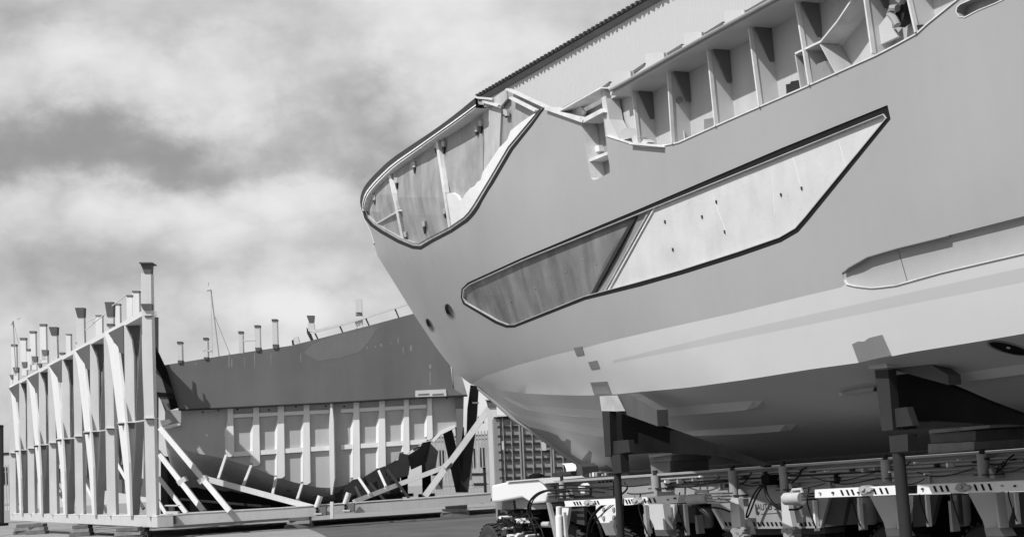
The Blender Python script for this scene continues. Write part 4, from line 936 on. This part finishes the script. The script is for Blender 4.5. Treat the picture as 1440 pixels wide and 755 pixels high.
# front base beam with braces (towards the right)
def beam(pts, D0, D1, name, mm, th=.3, x0=None, x1=None):
    xs_ = [p[0] for p in pts]; a, b = min(xs_), max(xs_); m = MB()
    A = [CAM + raydir(x, y) * lerp(1 / D0, 1 / D1, (x - a) / (b - a)) ** -1 / raydir(x, y).y for x, y in pts]
    m.prism(A, [p + Vector((0, th, 0)) for p in A]); return m.build(name, mm, cr_)
beam([(222, 727), (260, 722.5), (390, 715), (460, 711), (520, 706.5), (690, 693.5), (690, 706.5), (520, 719.5), (440, 725.5), (390, 728.5), (260, 737.5), (222, 741.5)], 46.0, 48.6, 'base_beam', M_frame2, .4)
beam([(222, 725.2), (260, 720.5), (390, 713.3), (690, 692), (690, 693.3), (390, 714.8), (260, 722.3), (222, 726.8)], 45.985, 48.58, 'base_flange', M_ltrim, .6)
def mem(a, b, w, D0, D1, name='brace', mm=None, par=None):
    m = MB(); A, B_ = at(*a, D0), at(*b, D1); m.bar(A, B_, w * D0 / F, w * D0 / F * .9, up=(0, 1, 0)); return m.build(name, mm or M_frame2, par or cr_)
def collar(x, y, D, ang, s=6.5):
    m = MB(); c, s_ = math.cos(ang), math.sin(ang); q = [(-s, -s * .55), (s, -s * .55), (s, s * .55), (-s, s * .55)]
    face(m, D, [(x + a * c - b * s_, y + a * s_ + b * c) for a, b in q], .35); m.build('brace_collar', M_frame, cr_)
    m = MB(); q = [(-s * .5, -s * .5 + 3), (s * .75, -s * .5 + 3), (s * .75, s * .5 + 4), (-s * .5, s * .5 + 4)]
    face(m, D + .05, [(x + a * c - b * s_, y + a * s_ + b * c) for a, b in q], .3); m.build('collar_plate', mat('splice_shade_grey', .16), cr_)
mem((226, 602), (324, 719), 7, 48.5, 46.3); collar(284, 674, 47.0, math.radians(-35))
mem((221, 634), (287, 719), 6.5, 49.5, 47.3); collar(255, 676, 48.2, math.radians(-35))
mem((224, 672), (263, 722), 5.5, 50.5, 49); mem((214, 690), (236, 726), 4.5, 52, 51)
for j, (a, b) in enumerate([((100, 640), (152, 722)), ((66, 660), (104, 722)), ((120, 680), (142, 722)), ((158, 640), (202, 715)), ((84, 690), (100, 724)), ((30, 690), (44, 722))]): mem(a, b, 4, (62, 68, 60, 54, 64, 76)[j], (60, 66, 58, 52.6, 62, 74)[j])
fl0 = RW.hit(222, 735, .6); m = MB(); zf = at(222, 735, 46).z
A = [Vector((fl0.x, 47.0, zf - .04)), Vector((-.9, 52.6, zf - .03)), Vector((-.5, 62, zf - .03)), Vector((fl0.x - 5.8, 58, zf - .04))]; m.prism(A, [p + Vector((0, 0, .05)) for p in A]); m.build('shade_floor', M_dark, cr_)  # unseen floor added to keep the ground behind the beam dark
mem((283, 671), (443, 714), 7.5, 48.4, 47.4, 'lower_chord'); mem((240, 700), (380, 712), 3, 50, 49, 'lower_chord', M_dark)
mem((498, 705), (560, 681), 6.5, 49, 50.5, 'lower_chord'); mem((560, 681), (625, 656.5), 6.5, 50.5, 50, 'lower_chord')
mem((597, 698), (655, 620), 8.5, 49.3, 50); mem((654, 621), (690, 571), 8.5, 50, 50.8); collar(628, 652, 49.4, math.radians(-48), 6)
for a, b in [((391, 585 + 60), (388, 660))][:0]: mem(a, b, 2, 50, 50)
for (x0, y0, x1, y1) in [(318, 640, 307, 673), (353, 655, 341, 685), (388, 671, 383, 697), (425, 680, 418, 702), (533, 662, 543, 684), (505, 672, 520, 694)]:
    mem((x0, y0), (x1, y1), 3.4, 49.6, 48.3, 'prop_rod'); face_(48.4, [(x1 - 3, y1), (x1 + 3, y1), (x1 + 3, y1 + 3), (x1 - 3, y1 + 3)], .2, 'prop_foot', M_frame2)
for (x, y) in [(449, 697), (489, 692.5)]:
    m = MB(); a, b = at(x + 1.5, y, 47.2), at(x - 4, y + 16, 47.2); m.tube([a, b], .09, 12); m.build('hydraulic_jack', M_frame, cr_, smooth=True)
    m = MB(); m.tube([a + (a - b) * .003, a + (a - b) * .02], .055, 10); m.build('jack_end', M_dark2, cr_)
    face_(46.9, [(x - 5, y + 16), (x + 9, y + 14), (x + 9, y + 27), (x - 5, y + 27.5)], .3, 'jack_bracket', mat('splice_shade_grey', .16))
    face_(46.8, [(x - 7, y + 24), (x + 3, y + 24), (x + 3, y + 26), (x - 7, y + 26)], .3, 'jack_flange', M_frame)
    for dy in (17.5, 22.5): face_(46.85, ell(x - 3.5, y + dy, 1.5, 2, 0, 8), .1, 'jack_pin', M_dark2)
face_(46.85, [(464, 705), (468.5, 705), (468.5, 728.5), (464, 728.5)], .15, 'beam_splice', M_ltrim)
face_(46.0, [(240, 722), (246, 724), (247, 735), (241, 739)], .2, 'beam_splice', mat('splice_shade_grey', .16))
face_(50.0, [(676, 695), (680, 699), (680, 708), (676, 708)], .15, 'beam_splice', mat('splice_shade_grey', .16))
face_(46.2, [(231, 709.5), (250, 709.5), (250, 711.2), (231, 711.2)], .3, 'beam_stool', M_frame); face_(46.3, [(237, 711.5), (243, 711.5), (243, 720), (237, 720)], .25, 'beam_stool', mat('splice_shade_grey', .16)); face_(46.2, [(233, 718.5), (250, 718.5), (250, 722), (233, 722)], .3, 'beam_stool', M_frame2)
# packing blocks under the frame
def blocks(px, py, D, w, lab):
    e0 = at(px, py, D); z0 = gz(0, D); e = empty('block_stack', (e0.x, D, z0), lab, 'packing blocks', 'packing blocks under the mould frame')
    h = at(px, py, D).z - z0; n = 3; rnd = random.Random(int(px))
    for k in range(n):
        m = MB(); m.box8(Vector((e0.x + rnd.uniform(-.04, .04), D + .25, z0 + h * (k + .5) / n)), Vector((w * (1 - .12 * k) / 2, .06 * rnd.uniform(-1, 1), 0)), Vector((0, .3, 0)), Vector((0, 0, h / n / 2 - .004))); m.build('packing_block', M_timber if k == 1 else M_timberd, e, bevel=.01)
for px, py, D, w, lab in [(178, 741, 46.5, .95, 'timber blocks under the near corner of the mould frame'), (192, 742, 47.6, .8, 'darker timber blocks just behind the near corner of the mould frame'), (37, 736, 68, 1.3, 'low packing stack under the far left end of the mould frame'), (50, 736, 66, .9, 'dark packing stack second from the far left end of the mould frame'), (640, 708, 50.9, 1, 'packing blocks under the right end of the long base beam'), (420, 726.5, 48.6, .9, 'packing blocks under the middle of the long base beam'), (112, 737.5, 56, .8, 'small packing blocks below the middle columns of the mould frame')]:
    blocks(px, py, D, w, lab)

# grey post at the right end of the base beam
gp = empty('support_post', at(697, 690, 50), 'pale square post with a dark cap beside the transporter hood', 'post')
m = MB(); face(m, 50, [(685, 572), (698, 572), (704, 700), (690, 700)], .35); m.build('shaft', M_frame, gp)
m = MB(); face(m, 49.95, [(683.5, 563), (697, 562.5), (698, 572), (686, 572)], .4); m.build('cap', M_cap, gp)
m = MB(); face(m, 49.9, [(682, 561), (698.5, 561), (698.5, 562.3), (682, 562.3)], .5); m.build('cap_plate', M_ltrim, gp)
dp = empty('bollard_post', at(683, 690, 52), 'thin dark post on the ground left of the pale square post', 'post')
m = MB(); m.tube([at(681, 659, 52), at(683.4, 706, 52)], .05, 8); m.build('shaft', M_dark, dp); m = MB(); m.tube([at(680.9, 657, 52), at(681, 659, 52)], .06, 8); m.build('tip', M_dark2, dp)

# ================================================================== SECOND HULL (behind the mould frame)
H2 = Plane(440, 600, 51.5, None, direction=(1, .02, 0))
h2 = empty('second_hull', H2.hit(440, 712), 'dark upper plating of a second hull over a pale ribbed mould behind the base beam', 'hull block')
def hp(name, poly, o0, o1, mm, **k): m = MB(); pp(m, H2, poly, o0, o1); return m.build(name, mm, h2, **k)
TOP2 = [(222, 515), (232, 513), (310, 500.5), (370, 491.5), (410, 485.7), (460, 473), (520, 457.5), (581, 441), (600, 436), (633, 431)]
hp('upper_plating', TOP2 + [(633, 511), (637, 546), (652.6, 555.6), (584, 558.4), (500, 563.6), (399.6, 568.6), (330, 572), (251, 575.5), (240, 543), (228, 520)], -.40, -.1, M_plate)
hp('bow_plate', [(634, 505), (640, 515), (651, 534), (657, 555), (638, 557)], -.36, -.1, mat('bow_plate_grey', .26, .5))
hp('plating_lip', [(251, 575.2), (330, 571.8), (399.6, 568.4), (500, 563.4), (584, 558.2), (657, 554.8), (657, 556.4), (584, 560), (500, 565), (399.6, 570), (330, 573.4), (251, 576.8)], -.43, .0, M_dark)
hp('plate_patch', [(427, 496), (447, 507.5), (480, 503), (505, 495), (516, 485), (533, 459), (470, 472), (440, 483)], -.404, -.39, M_plate2)
for x, y, w, h_ in [(516, 489, 1.5, 3), (528, 487.5, 1, 2), (536, 485, 1.5, 3), (549, 482, 1, 2), (578, 489, 1.6, 6), (560, 478, 1.2, 7), (567, 492, 1, 7), (605, 515, 2.5, 4), (605, 532, 1.4, 14), (423, 503, 1, 9), (358, 507, 1, 16), (381, 505, 1, 12), (344, 509, .8, 10), (326, 510, 1, 9), (322, 507, 1.4, 14), (275.5, 512, 1.5, 1)]:
    hp('weld_mark', ell(x, y, w * .7, h_ * .8, 0, 8), -.403, -.39, M_mark)
for k in range(13): hp('weld_mark', [(462 + k * 5, 521 - k * 1.3), (463.2 + k * 5, 521 - k * 1.3), (463.4 + k * 5, 525 - k * 1.3 + k % 3), (462.2 + k * 5, 525 - k * 1.3)], -.403, -.39, mat('faint_mark', .155, .6))
sgn = hp('plate_frame', [(584, 549), (627, 547), (628, 556.5), (584, 558)], -.44, -.39, M_frame2)
for x0, x1 in ((588, 604), (608, 624)):
    m = MB(); pp(m, H2, [(x0, 553.8), (x1, 552.8), (x1, 555.4), (x0, 556.2)], -.445, -.4); ORG[m.build('slot', mat('splice_shade_grey', .16), sgn).name] = ORG[h2.name]
# ribbed mould wall
lowedge = smoothpoly([(232, 600), (236, 622), (262, 634), (318, 645), (353, 656), (388, 670), (425, 681), (455, 686), (480, 684), (495, 678), (531, 662), (566, 641), (585, 628), (611, 614), (628, 603), (645, 597)], False, 1)
M_rib = mat('mould_white', .82, .5, .03, 1, streak=.03, fine=.02); M_skin = mat('mould_skin', .47, .5, .05, .8, streak=.04, fine=.03)
hp('mould_skin', [(232, 577), (330, 572), (500, 564), (645, 556)] + lowedge[::-1], .04, .10, M_skin)
def r2(x): return interp([(232, 577), (330, 572), (500, 564), (645, 556)], x)
for (x0, x1, yb, xs_) in [(318, 327.5, 641, 0), (354, 364, 654, 0), (388.5, 399, 671, 0), (425, 435, 680, 0), (495, 505, 674, 0), (531, 541, 661, 0), (566, 574.5, 638, 0), (599, 607, 617, 0)]:
    hp('mould_rib', [(x0 + 2, r2(x0) + 1), (x1, r2(x1) + 1), (x1 + 1.5, yb - 2), (x1 - 3, yb + 1), (x0 + 1, yb + 1), (x0 + 2, yb - 6)], -.10, .2, M_rib)
    m = MB(); A = [H2.hit(x, y, -.098) for x, y in ((x0 + 2, 590 - (x0 - 330) * .05), (x0 + 1.2, yb - 3))] + [H2.hit(x, y, .05) for x, y in ((x0 - 2.5, yb - 3), (x0 - 2.5, 606 - (x0 - 330) * .05))]; m.prism(A, [p + Vector((.03, .02, 0)) for p in A]); m.build('rib_web', M_rib, h2)
hp('joint_flange', [(465, 562), (466.5, 562), (469, 590), (470, 640), (470.5, 672), (467, 695), (465, 695), (463.5, 660), (462.5, 600)], -.34, .2, M_rib)
def seg(x0, x1, ya, yb, h_): hp('mould_stringer', [(x0, ya), (x1, yb), (x1, yb + h_), (x0, ya + h_)], -.07, .2, M_rib)
xsR = [(327.8, 355.8), (364.3, 390.5), (399.3, 427), (435.3, 463), (479.5, 497), (505.4, 533), (541.4, 568), (574.9, 600)]
for a, b in xsR:
    y = lambda x: 635 - (x - 330) * .066
    seg(a, b, y(a), y(b), 6.5)
    y3 = lambda x: r2(x) + 10; seg(a, b, y3(a), y3(b), 5)
hp('bilge_flange', [(607.6, 618), (618, 606), (632, 599.5), (641, 597), (640, 601), (620, 611), (609, 622)], -.1, .2, M_rib)
hp('end_rib', [(640, 557), (652, 556), (651, 600), (646, 640), (641, 645), (642, 600)], -.2, .1, M_plate2)
for x, y in [(285, 579.5), (307, 577), (334, 575.5), (378, 576), (399, 572.5), (416, 571.5), (458, 570.5), (484, 571), (540, 568), (628, 559.5)]: hp('bolt_hole', ell(x, y, 1.3, 1.1, 0, 8), .03, .06, M_dark2)
# dark bilge below the mould wall
m = MB(); top_ = [p for p in lowedge if p[0] <= 560]
R0 = [H2.hit(x, y, .07) for x, y in top_]; R1 = [H2.hit(x, y + 9, .25) for x, y in top_]; Rm = [H2.hit(x, y + 20, .9) for x, y in top_]
R2_ = [Vector((p.x, p.y + 3, max(gz(0, 50) + .25, min(p.z, .8)))) for p in Rm]; m.grid([R0, R1, Rm, R2_]); m.build('bilge', mat('bilge_plate', .42, .5, .15, .8, streak=.1), h2, smooth='all')
hp('far_bilge', [(226, 640), (300, 652), (430, 686), (520, 684), (524, 712), (226, 722)], 2.2, 2.5, M_dark2)
hp('sun_patch_panel', [(272, 609), (276, 611), (300, 614), (318, 613), (318, 634), (296, 625), (281, 620), (269, 622)], .02, .06, M_skin)  # slab cut to the outline of a sunlit patch, in the skin colour
for P in [[(478, 690), (496, 674), (512, 671), (512, 688), (490, 700)], [(512, 670), (530, 659), (541, 655), (543, 668), (520, 682)], [(540, 656), (560, 646), (562, 636), (578, 640), (574, 668), (548, 676)], [(573, 640), (590, 630), (594, 622), (606, 620), (600, 650), (578, 660)], [(530, 672), (548, 668), (548, 694), (533, 694)], [(500, 690), (524, 680), (526, 692), (502, 700)], [(470, 694), (486, 690), (488, 702), (472, 703)], [(604, 622), (616, 634), (612, 660), (600, 668), (596, 640)]]:
    hp('edge_shade_board', P, -.12, .1, M_dark2 if P[0][0] % 2 else M_dark)  # dark pieces standing in for the jagged shadow along the lower edge
for P in [[(402, 683), (420, 682), (424, 690), (404, 690)], [(440, 689), (462, 692), (462, 700), (442, 698)], [(356, 664), (384, 668), (386, 678), (360, 672)]]: hp('bilge_clip', P, .5, .7, M_dark)
for x0, y0, x1, y1 in [(520, 678, 548, 712), (545, 660, 575, 700), (500, 684, 512, 708)]: mem((x0, y0), (x1, y1), 3.5, 50.5, 50.2, 'shore_strut', M_dark, h2)
# edge struts at the left end
for P, mm in [([(217, 486), (219, 488), (234, 520), (250, 573), (240, 576), (238.5, 568), (227, 530), (217, 512)], M_dark2), ([(217, 513), (236, 545), (247, 560), (240, 576), (232, 578), (226, 562), (217, 550)], M_plate2), ([(219, 551), (244, 553), (245, 558), (222, 557)], M_dark2)]:
    hp('end_strut', P, -.7 + (.05 if mm is M_plate2 else 0), -.58, mm)
hp('end_bracket', [(225, 591), (238, 589), (240, 594), (228, 600)], -.5, -.1, M_rib); hp('end_bracket', [(231, 598), (251, 594), (254, 597), (233, 603)], -.4, 0, M_rib)
# stanchions on the top edge of the second hull
def stn(x, y0, y1, w, cap=2.5, foot=2.5, o=.0):
    lean = (y1 - y0) * .03
    hp('stanchion', [(x - w / 2 - lean, y0), (x + w / 2 - lean, y0), (x + w / 2, y1), (x - w / 2, y1)], -.4 + o, -.1 + o, M_frame)
    if cap: hp('stanchion_cap', [(x - w / 2 - lean - .4, y0 - .5), (x + w / 2 - lean + .4, y0 - .5), (x + w / 2 - lean + .4, y0 + cap), (x - w / 2 - lean - .4, y0 + cap)], -.43 + o, -.1 + o, M_cap)
    if foot: hp('stanchion_foot', [(x - w / 2 - .5, y1 - foot - 1), (x + w / 2 + .5, y1 - foot - 1), (x + w / 2 - .5, y1 + 1), (x - w / 2 + .5, y1 + 1)], -.45 + o, -.1 + o, M_cap)
for x, y0, y1, w, ft in [(253, 480.5, 509.5, 6, 2), (289.5, 475, 504, 5.5, 1), (339, 466, 496.5, 5.5, 0), (362.5, 457.5, 492.5, 7, 3), (387, 449, 489, 7, 4)]: stn(x, y0, y1, w, 2.2, ft)
hp('stanchion_arm', [(285, 492.5), (297, 492.3), (297, 494), (285, 494)], -.4, -.2, M_frame); hp('stanchion_arm', [(342, 478), (360, 477.5), (360, 479.5), (342, 480)], -.4, -.3, M_frame)
for P, mm in [([(431, 443.5), (442, 443.5), (441, 454.5), (435, 454.5)], M_cap), ([(432.5, 454), (441.5, 454), (443, 466), (433.5, 466)], M_frame), ([(431, 460), (434, 465), (440, 478), (437, 479), (431.5, 468)], M_dark), ([(500, 420), (508.5, 420), (510, 461), (500, 462)], M_frame), ([(500, 439), (509, 439), (509.5, 444.5), (500.5, 444.5)], M_cap), ([(499, 453), (509, 449), (510, 455), (502, 460)], M_cap), ([(412, 474.5), (419, 473), (422, 483.5), (411, 485.5)], M_frame), ([(410, 479), (412.5, 477), (414, 485), (411, 485)], M_dark)]:
    hp('top_fitting', P, -.3, -.1, mm)
hp('guard_rail', [(437, 467), (445, 463), (480, 455), (500, 448), (555, 431), (575, 424), (600, 417), (600, 420.5), (575, 428), (555, 434.5), (500, 452), (480, 458), (440, 468.5)], -.35, -.28, M_frame)
for x0, y0, x1, y1 in [(435, 469, 440, 479), (442, 469, 447, 477), (476, 457, 482, 468), (513, 447, 519, 458), (554, 433.5, 561, 447), (581, 426, 584, 436)]:
    hp('guard_stanchion', [(x0, y0), (x0 + 2, y0 - .5), (x1 + 1, y1), (x1 - 1, y1)], -.32, -.2, M_dark)
# wall of the hull block standing behind the columns at left, seen in the gaps
bh = empty('stern_block', at(120, 725, 62), 'dark hull block glimpsed between the tapered columns at the left', 'hull block')
m = MB(); A = [RW.hit(x, y, 3.2) for x, y in [(213, 446), (24, 547), (24, 640), (60, 675), (213, 700)]]; m.prism(A, [p + RW.n * .3 for p in A]); m.build('side_plating', M_plate, bh)
m = MB(); A = [RW.hit(x, y, 3.0) for x, y in [(213, 640), (60, 655), (60, 660), (213, 650)]]; m.prism(A, [p + RW.n * .15 for p in A]); m.build('side_stringer', M_frame2, bh)
rnd = random.Random(9)
for k in range(16):
    x = 28 + k * 11.4; yb_ = 680 - k * .5; yt = 540 - (x - 18) * .55 + 30
    m = MB(); A = [RW.hit(a, b, 2.9) for a, b in [(x, yt), (x + 2.4, yt), (x + 2.8, yb_), (x + .4, yb_)]]; m.prism(A, [p + RW.n * .25 for p in A]); m.build('side_rib', M_frame2 if k % 2 else M_plate2, bh)
for x, y0, y1, w, c in [(20, 484, 520, 7, 2.5), (33, 475, 510, 8, 2.5), (46.5, 465.5, 505, 8, 2.5), (61, 455.5, 498, 8.5, 2.5), (40, 490.5, 512, 5, 2.5), (62.5, 492, 502, 8, 7), (34, 509, 520, 7, 7), (48, 501, 512, 7, 7), (22, 516.5, 535, 7, 7), (55, 511, 520, 4, 6), (16, 527, 545, 4, 6), (87, 495.5, 506, 6, 2.5), (96.5, 469.5, 500, 6.5, 1), (139.5, 443, 474, 9, 1.2), (164.5, 427, 460, 9, 1.2), (182.5, 415, 450, 8, 1.6), (191.5, 409, 446, 9.5, 1.6), (110, 481, 486, 6, 2.5)]:
    lean = (y1 - y0) * .025; m = MB(); o_ = 3.3; A = [RW.hit(a, b, o_) for a, b in [(x - w / 2 - lean, y0), (x + w / 2 - lean, y0), (x + w / 2, y1 + 8), (x - w / 2, y1 + 8)]]
    m.prism(A, [p + Vector((0, .3, 0)) for p in A]); s_ = m.build('guide_post', M_frame, bh)
    m = MB(); A = [RW.hit(a, b, o_ - .05) for a, b in [(x - w / 2 - lean - .4, y0 - .3), (x + w / 2 - lean + .4, y0 - .3), (x + w / 2 - lean + .3, y0 + c), (x - w / 2 - lean + (2 if c > 5 else -.4), y0 + c)]]
    m.prism(A, [p + Vector((0, .3, 0)) for p in A]); ORG[m.build('post_cap', M_cap if c > 1.3 else mat('splice_shade_grey', .16), s_).name] = ORG[bh.name]
# dark trestle under the bow of the second hull
tg = empty('bow_trestle', at(650, 692, 53), 'dark V-shaped steel trestle under the right end of the second hull', 'trestle')
for P, D in [([(661.5, 541), (673, 543), (671, 580), (668, 610), (658, 692), (646, 692), (656, 610), (657, 575)], 52.3), ([(622, 606), (634, 598), (644, 640), (652, 692), (641, 692)], 52.9), ([(640, 600), (652, 600), (654, 650), (652, 690), (646, 690)], 53.3)]:
    m = MB(); face(m, D, P, .3); m.build('leg', M_dark, tg)
m = MB(); face(m, 52.1, [(664, 565), (673, 565), (673, 567), (664, 567)], .4); m.build('bracket', M_ltrim, tg)
# scattered dark props under the lifting bilge
for P, D, lab in [([(560, 640), (572, 636), (573, 694), (566, 694)], 54, 'dark timber shore under the rising bilge, left of the dark trestle'), ([(592, 618), (604, 622), (606, 694), (594, 694)], 54.5, 'dark shore standing just left of the dark trestle'), ([(545, 655), (560, 648), (563, 692), (548, 692)], 55, 'short dark shore under the ribbed mould')]:
    e = empty('shore', at(P[2][0], 700, D), lab, 'prop', 'dark shores under the second hull'); m = MB(); face(m, D, P, .3); m.build('shaft', M_dark2, e)
    m = MB(); c = at((P[2][0] + P[3][0]) / 2, P[2][1], D); c.z -= .05; m.box8(c, Vector((.3, 0, 0)), Vector((0, .3, 0)), Vector((0, 0, .06))); m.build('foot', M_dark, e)

# ================================================================== BACKGROUND
# louvred steel container at D 40
ct = empty('louvred_container', (1.2, 41, gz(0, 41)), 'grey louvred steel container standing behind the transporter hood', 'container')
CP = Plane(750, 640, 44, None, direction=(1, .04, 0))
def cpp(name, poly, o0, o1, mm, par=None): m = MB(); pp(m, CP, poly, o0, o1); o = m.build(name, mm, par or ct); ORG[o.name] = ORG[ct.name]; return o
cpp('wall', [(694, 586), (830, 577), (836, 730), (700, 735)], .06, 2.4, M_cont)
for x, w in [(701, 2), (706.5, 1.6), (718, 1.6), (729.5, 2.2), (733.5, 2.2), (747, 1.6), (759, 1.6), (772, 2.2), (775.5, 2.2), (789, 1.6), (801, 1.6), (814, 2.2)]:
    dx = 1.5; w = 1.0 if w < 2 else w; cpp('locking_bar' if w < 2 else 'corner_post', [(x - w / 2, 586 - (x - 700) * .06), (x + w / 2, 586 - (x - 700) * .06), (x + w / 2 + 6.5, 730), (x - w / 2 + 6.5, 730)], -.0, .06, mat('locking_bar', .33, .4, .1, 2) if w < 2 else mat('container_post', .31, .5, .1, 2))
for r, y in enumerate([587.6, 600.5, 613.5, 624.7, 635.9, 647, 660, 672]):
    for x0, x1 in [(699, 704.5), (708, 716), (719.5, 728), (736, 745), (748.5, 757.5), (761, 770.5), (778, 787), (790.5, 799.5), (803, 812)]:
        dx = (y - 586) * .045; yy = y - (x0 - 700) * .03 + 0
        if y == 587.6 and x0 > 730: yy = y - 3
        cpp('louvre', [(x0 + dx, yy - 1.7), (x1 + dx, yy - 1.9), (x1 + dx, yy + 1.2), (x0 + dx, yy + 1.4)], -.0, .05, M_dark)
for x, y, w, h_ in [(707, 626, 3, 12), (764.5, 627, 6.5, 12)]: cpp('door_label', [(x - w / 2, y - h_ / 2), (x + w / 2, y - h_ / 2), (x + w / 2 + .5, y + h_ / 2), (x - w / 2 + .5, y + h_ / 2)], -.1, -.07, M_white)
cpp('roof', [(694, 583.5), (830, 575), (830, 577.3), (694, 586)], -.08, 2.5, M_ltrim)
# steel fence in the gap below the bow
def fence(label, x0, x1, yt, yb, D, n, mm, tall_, grp):
    e = empty('palisade_fence', at((x0 + x1) / 2, yb, D), label, 'fence', grp)
    for k in range(n):
        x = lerp(x0, x1, k / (n - 1)); h = tall_ * (1 + .1 * math.sin(k * 2.3)); m = MB(); w = (x1 - x0) / n * .22
        y1 = yb - .06 * (x - x0); y0 = yt - .06 * (x - x0)
        face(m, D, [(x - w, y0), (x, y0 - 1.5), (x + w, y0), (x + w + (y1 - y0) * .04, y1), (x - w + (y1 - y0) * .04, y1)], .04); m.build('pale', mm, e)
    for t in (.12, .85):
        m = MB(); face(m, D + .06, [(x0 - 1, lerp(yt, yb, t)), (x1 + 2, lerp(yt, yb, t) - .06 * (x1 - x0)), (x1 + 2, lerp(yt, yb, t) + 1.5 - .06 * (x1 - x0)), (x0 - 1, lerp(yt, yb, t) + 1.5)], .05); m.build('rail', mm, e)
fence('pale palisade fence seen between the trestle legs and the square post', 598, 690, 611, 698, 66, 22, M_fence, 1, 'palisade fences')
fence('palisade fence at the far left edge beyond the mould frame', -34, 30, 657, 721, 92, 18, M_fence, 1, 'palisade fences')
def bbox(name, x0, x1, y0, y1, D, th, mm, label, cat, extra=()):
    e = empty(name, at((x0 + x1) / 2, y1, D), label, cat); m = MB(); face(m, D, [(x0, y0), (x1, y0 - .06 * (x1 - x0)), (x1 + .04 * (y1 - y0), y1 - .06 * (x1 - x0)), (x0 + .04 * (y1 - y0), y1)], th); o = m.build('wall', mm, e, bevel=.02)
    for nm, P, m_ in extra: m = MB(); face(m, D - .06, P, .08); m.build(nm, m_, e)
    return e
rnd = random.Random(4)
def office(label, x0, x1, y0, y1, D, mm, nx, roofm):
    ex = [('roof', [(x0 - 2, y0 - 3), (x1 + 2, y0 - 3 - .06 * (x1 - x0)), (x1 + 2, y0 - .06 * (x1 - x0)), (x0 - 2, y0)], roofm)]
    for k in range(nx):
        a = lerp(x0, x1, (k + .25) / nx); b_ = lerp(x0, x1, (k + .75) / nx); yo = -.06 * (a - x0); h = y1 - y0
        ex.append(('window', [(a, y0 + h * .25 + yo), (b_, y0 + h * .25 + yo), (b_, y0 + h * .6 + yo), (a, y0 + h * .6 + yo)], M_dark))
    bbox('site_cabin', x0, x1, y0, y1, D, 3, mm, label, 'cabin', ex)
office('low white cabin with dark roof at the far left edge behind the fence', -60, 30, 643, 712, 130, M_white, 6, M_dark)
office('pale cabin behind the palisade fence beyond the dark trestle', 600, 700, 615, 690, 90, M_bowl, 7, M_ltrim)
# stored gear between trestle and fence
rnd = random.Random(21)
gearlab = ['bright crate', 'dark drum', 'grey bundle', 'dark crate', 'white bag', 'steel rack']
specs = [(605, 646, 9, 16, M_white, 'small white crate low in the gap left of the trestle legs'), (612, 664, 8, 9, M_dark, 'small dark crate on the ground left of the trestle legs'), (589, 634, 7, 12, M_bowl, 'pale box beneath the rising bilge'),
         (583, 640, 5, 20, M_ltrim, 'narrow bright box under the rising bilge'), (675, 683, 18, 7, M_bowl, 'low grey pallet load beside the trestle foot'), (672, 668, 22, 5, M_fence, 'stack of pale planks leaning low behind the trestle'), (617, 680, 9, 16, M_timberd, 'brown box at the foot of the long brace'), (525, 655, 7, 10, M_white, 'small bright crate seen under the mould'), (676, 590, 9, 9, M_dark, 'dark fitting box up beside the brace head'), (610, 600, 8, 7, M_fence, 'grey box just under the arch of the mould'), (660, 655, 6, 40, M_plate2, 'tall grey cabinet beyond the trestle')]
for x, y, w, h_, mm, lab in specs:
    D = 58 + (x * 7 % 5); e = empty('stored_box', at(x, y + h_ / 2, D), lab, 'box'); m = MB(); face(m, D, [(x - w / 2, y - h_ / 2), (x + w / 2, y - h_ / 2 - .5), (x + w / 2, y + h_ / 2 - .5), (x - w / 2, y + h_ / 2)], .6); m.build('body', mm, e)
    m = MB(); face(m, D - .04, [(x - w / 2 - .4, y - h_ / 2 - .6), (x + w / 2 + .4, y - h_ / 2 - 1), (x + w / 2 + .4, y - h_ / 2 + .9), (x - w / 2 - .4, y - h_ / 2 + 1.2)], .7); m.build('lid', M_dark if mm is not M_dark else M_bowl, e)
# masts far behind
def mast(label, P, w, D, extra):
    e = empty('boat_mast', at(P[-1][0], P[-1][1], D), label, 'mast', 'masts behind the hulls'); m = MB(); m.tube([at(x, y, D) for x, y in P], w / 2 * D / F, 8); m.build('spar', M_mast, e, smooth=True)
    for nm, Q, ww in extra: m = MB(); m.tube([at(x, y, D - .1) for x, y in Q], ww / 2 * D / F, 6); m.build(nm, M_mast, e)
mast('tall thin sailboat mast with a slanting stay above the dark hull plating', [(296.5, 407), (308.5, 505), (311, 560)], 1.7, 90, [('stay', [(302, 445), (325, 502)], 1.1), ('wire', [(296.5, 408), (299, 500)], .5), ('vane', [(291, 409), (297, 407.5)], 1.8), ('antenna', [(293, 397), (293.5, 402)], 1)])
mast('faint mast at the far left above the mould frame posts', [(18.5, 451), (20, 483), (22, 520)], 1.6, 95, [('vane', [(16, 457), (18.5, 451)], 1.8), ('stay', [(19, 452), (26, 483)], .6), ('wire', [(24, 449), (29, 447)], 1.0)])
dpst = empty('gate_post', at(2, 740, 30), 'dark square gate post at the extreme left edge', 'post')
m = MB(); m.box8(at(-1, 668, 30) , Vector((.07, 0, 0)), Vector((0, .07, 0)), Vector((0, 0, 1.02))); m.build('shaft', M_dark, dpst); m = MB(); m.box8(at(-3, 599, 30), Vector((.09, 0, 0)), Vector((0, .09, 0)), Vector((0, 0, .02))); m.build('cap', M_dark2, dpst)
m = MB(); m.box8(at(1, 737, 30), Vector((.12, 0, 0)), Vector((0, .12, 0)), Vector((0, 0, .03))); m.build('base', M_dark2, dpst)
m = MB()
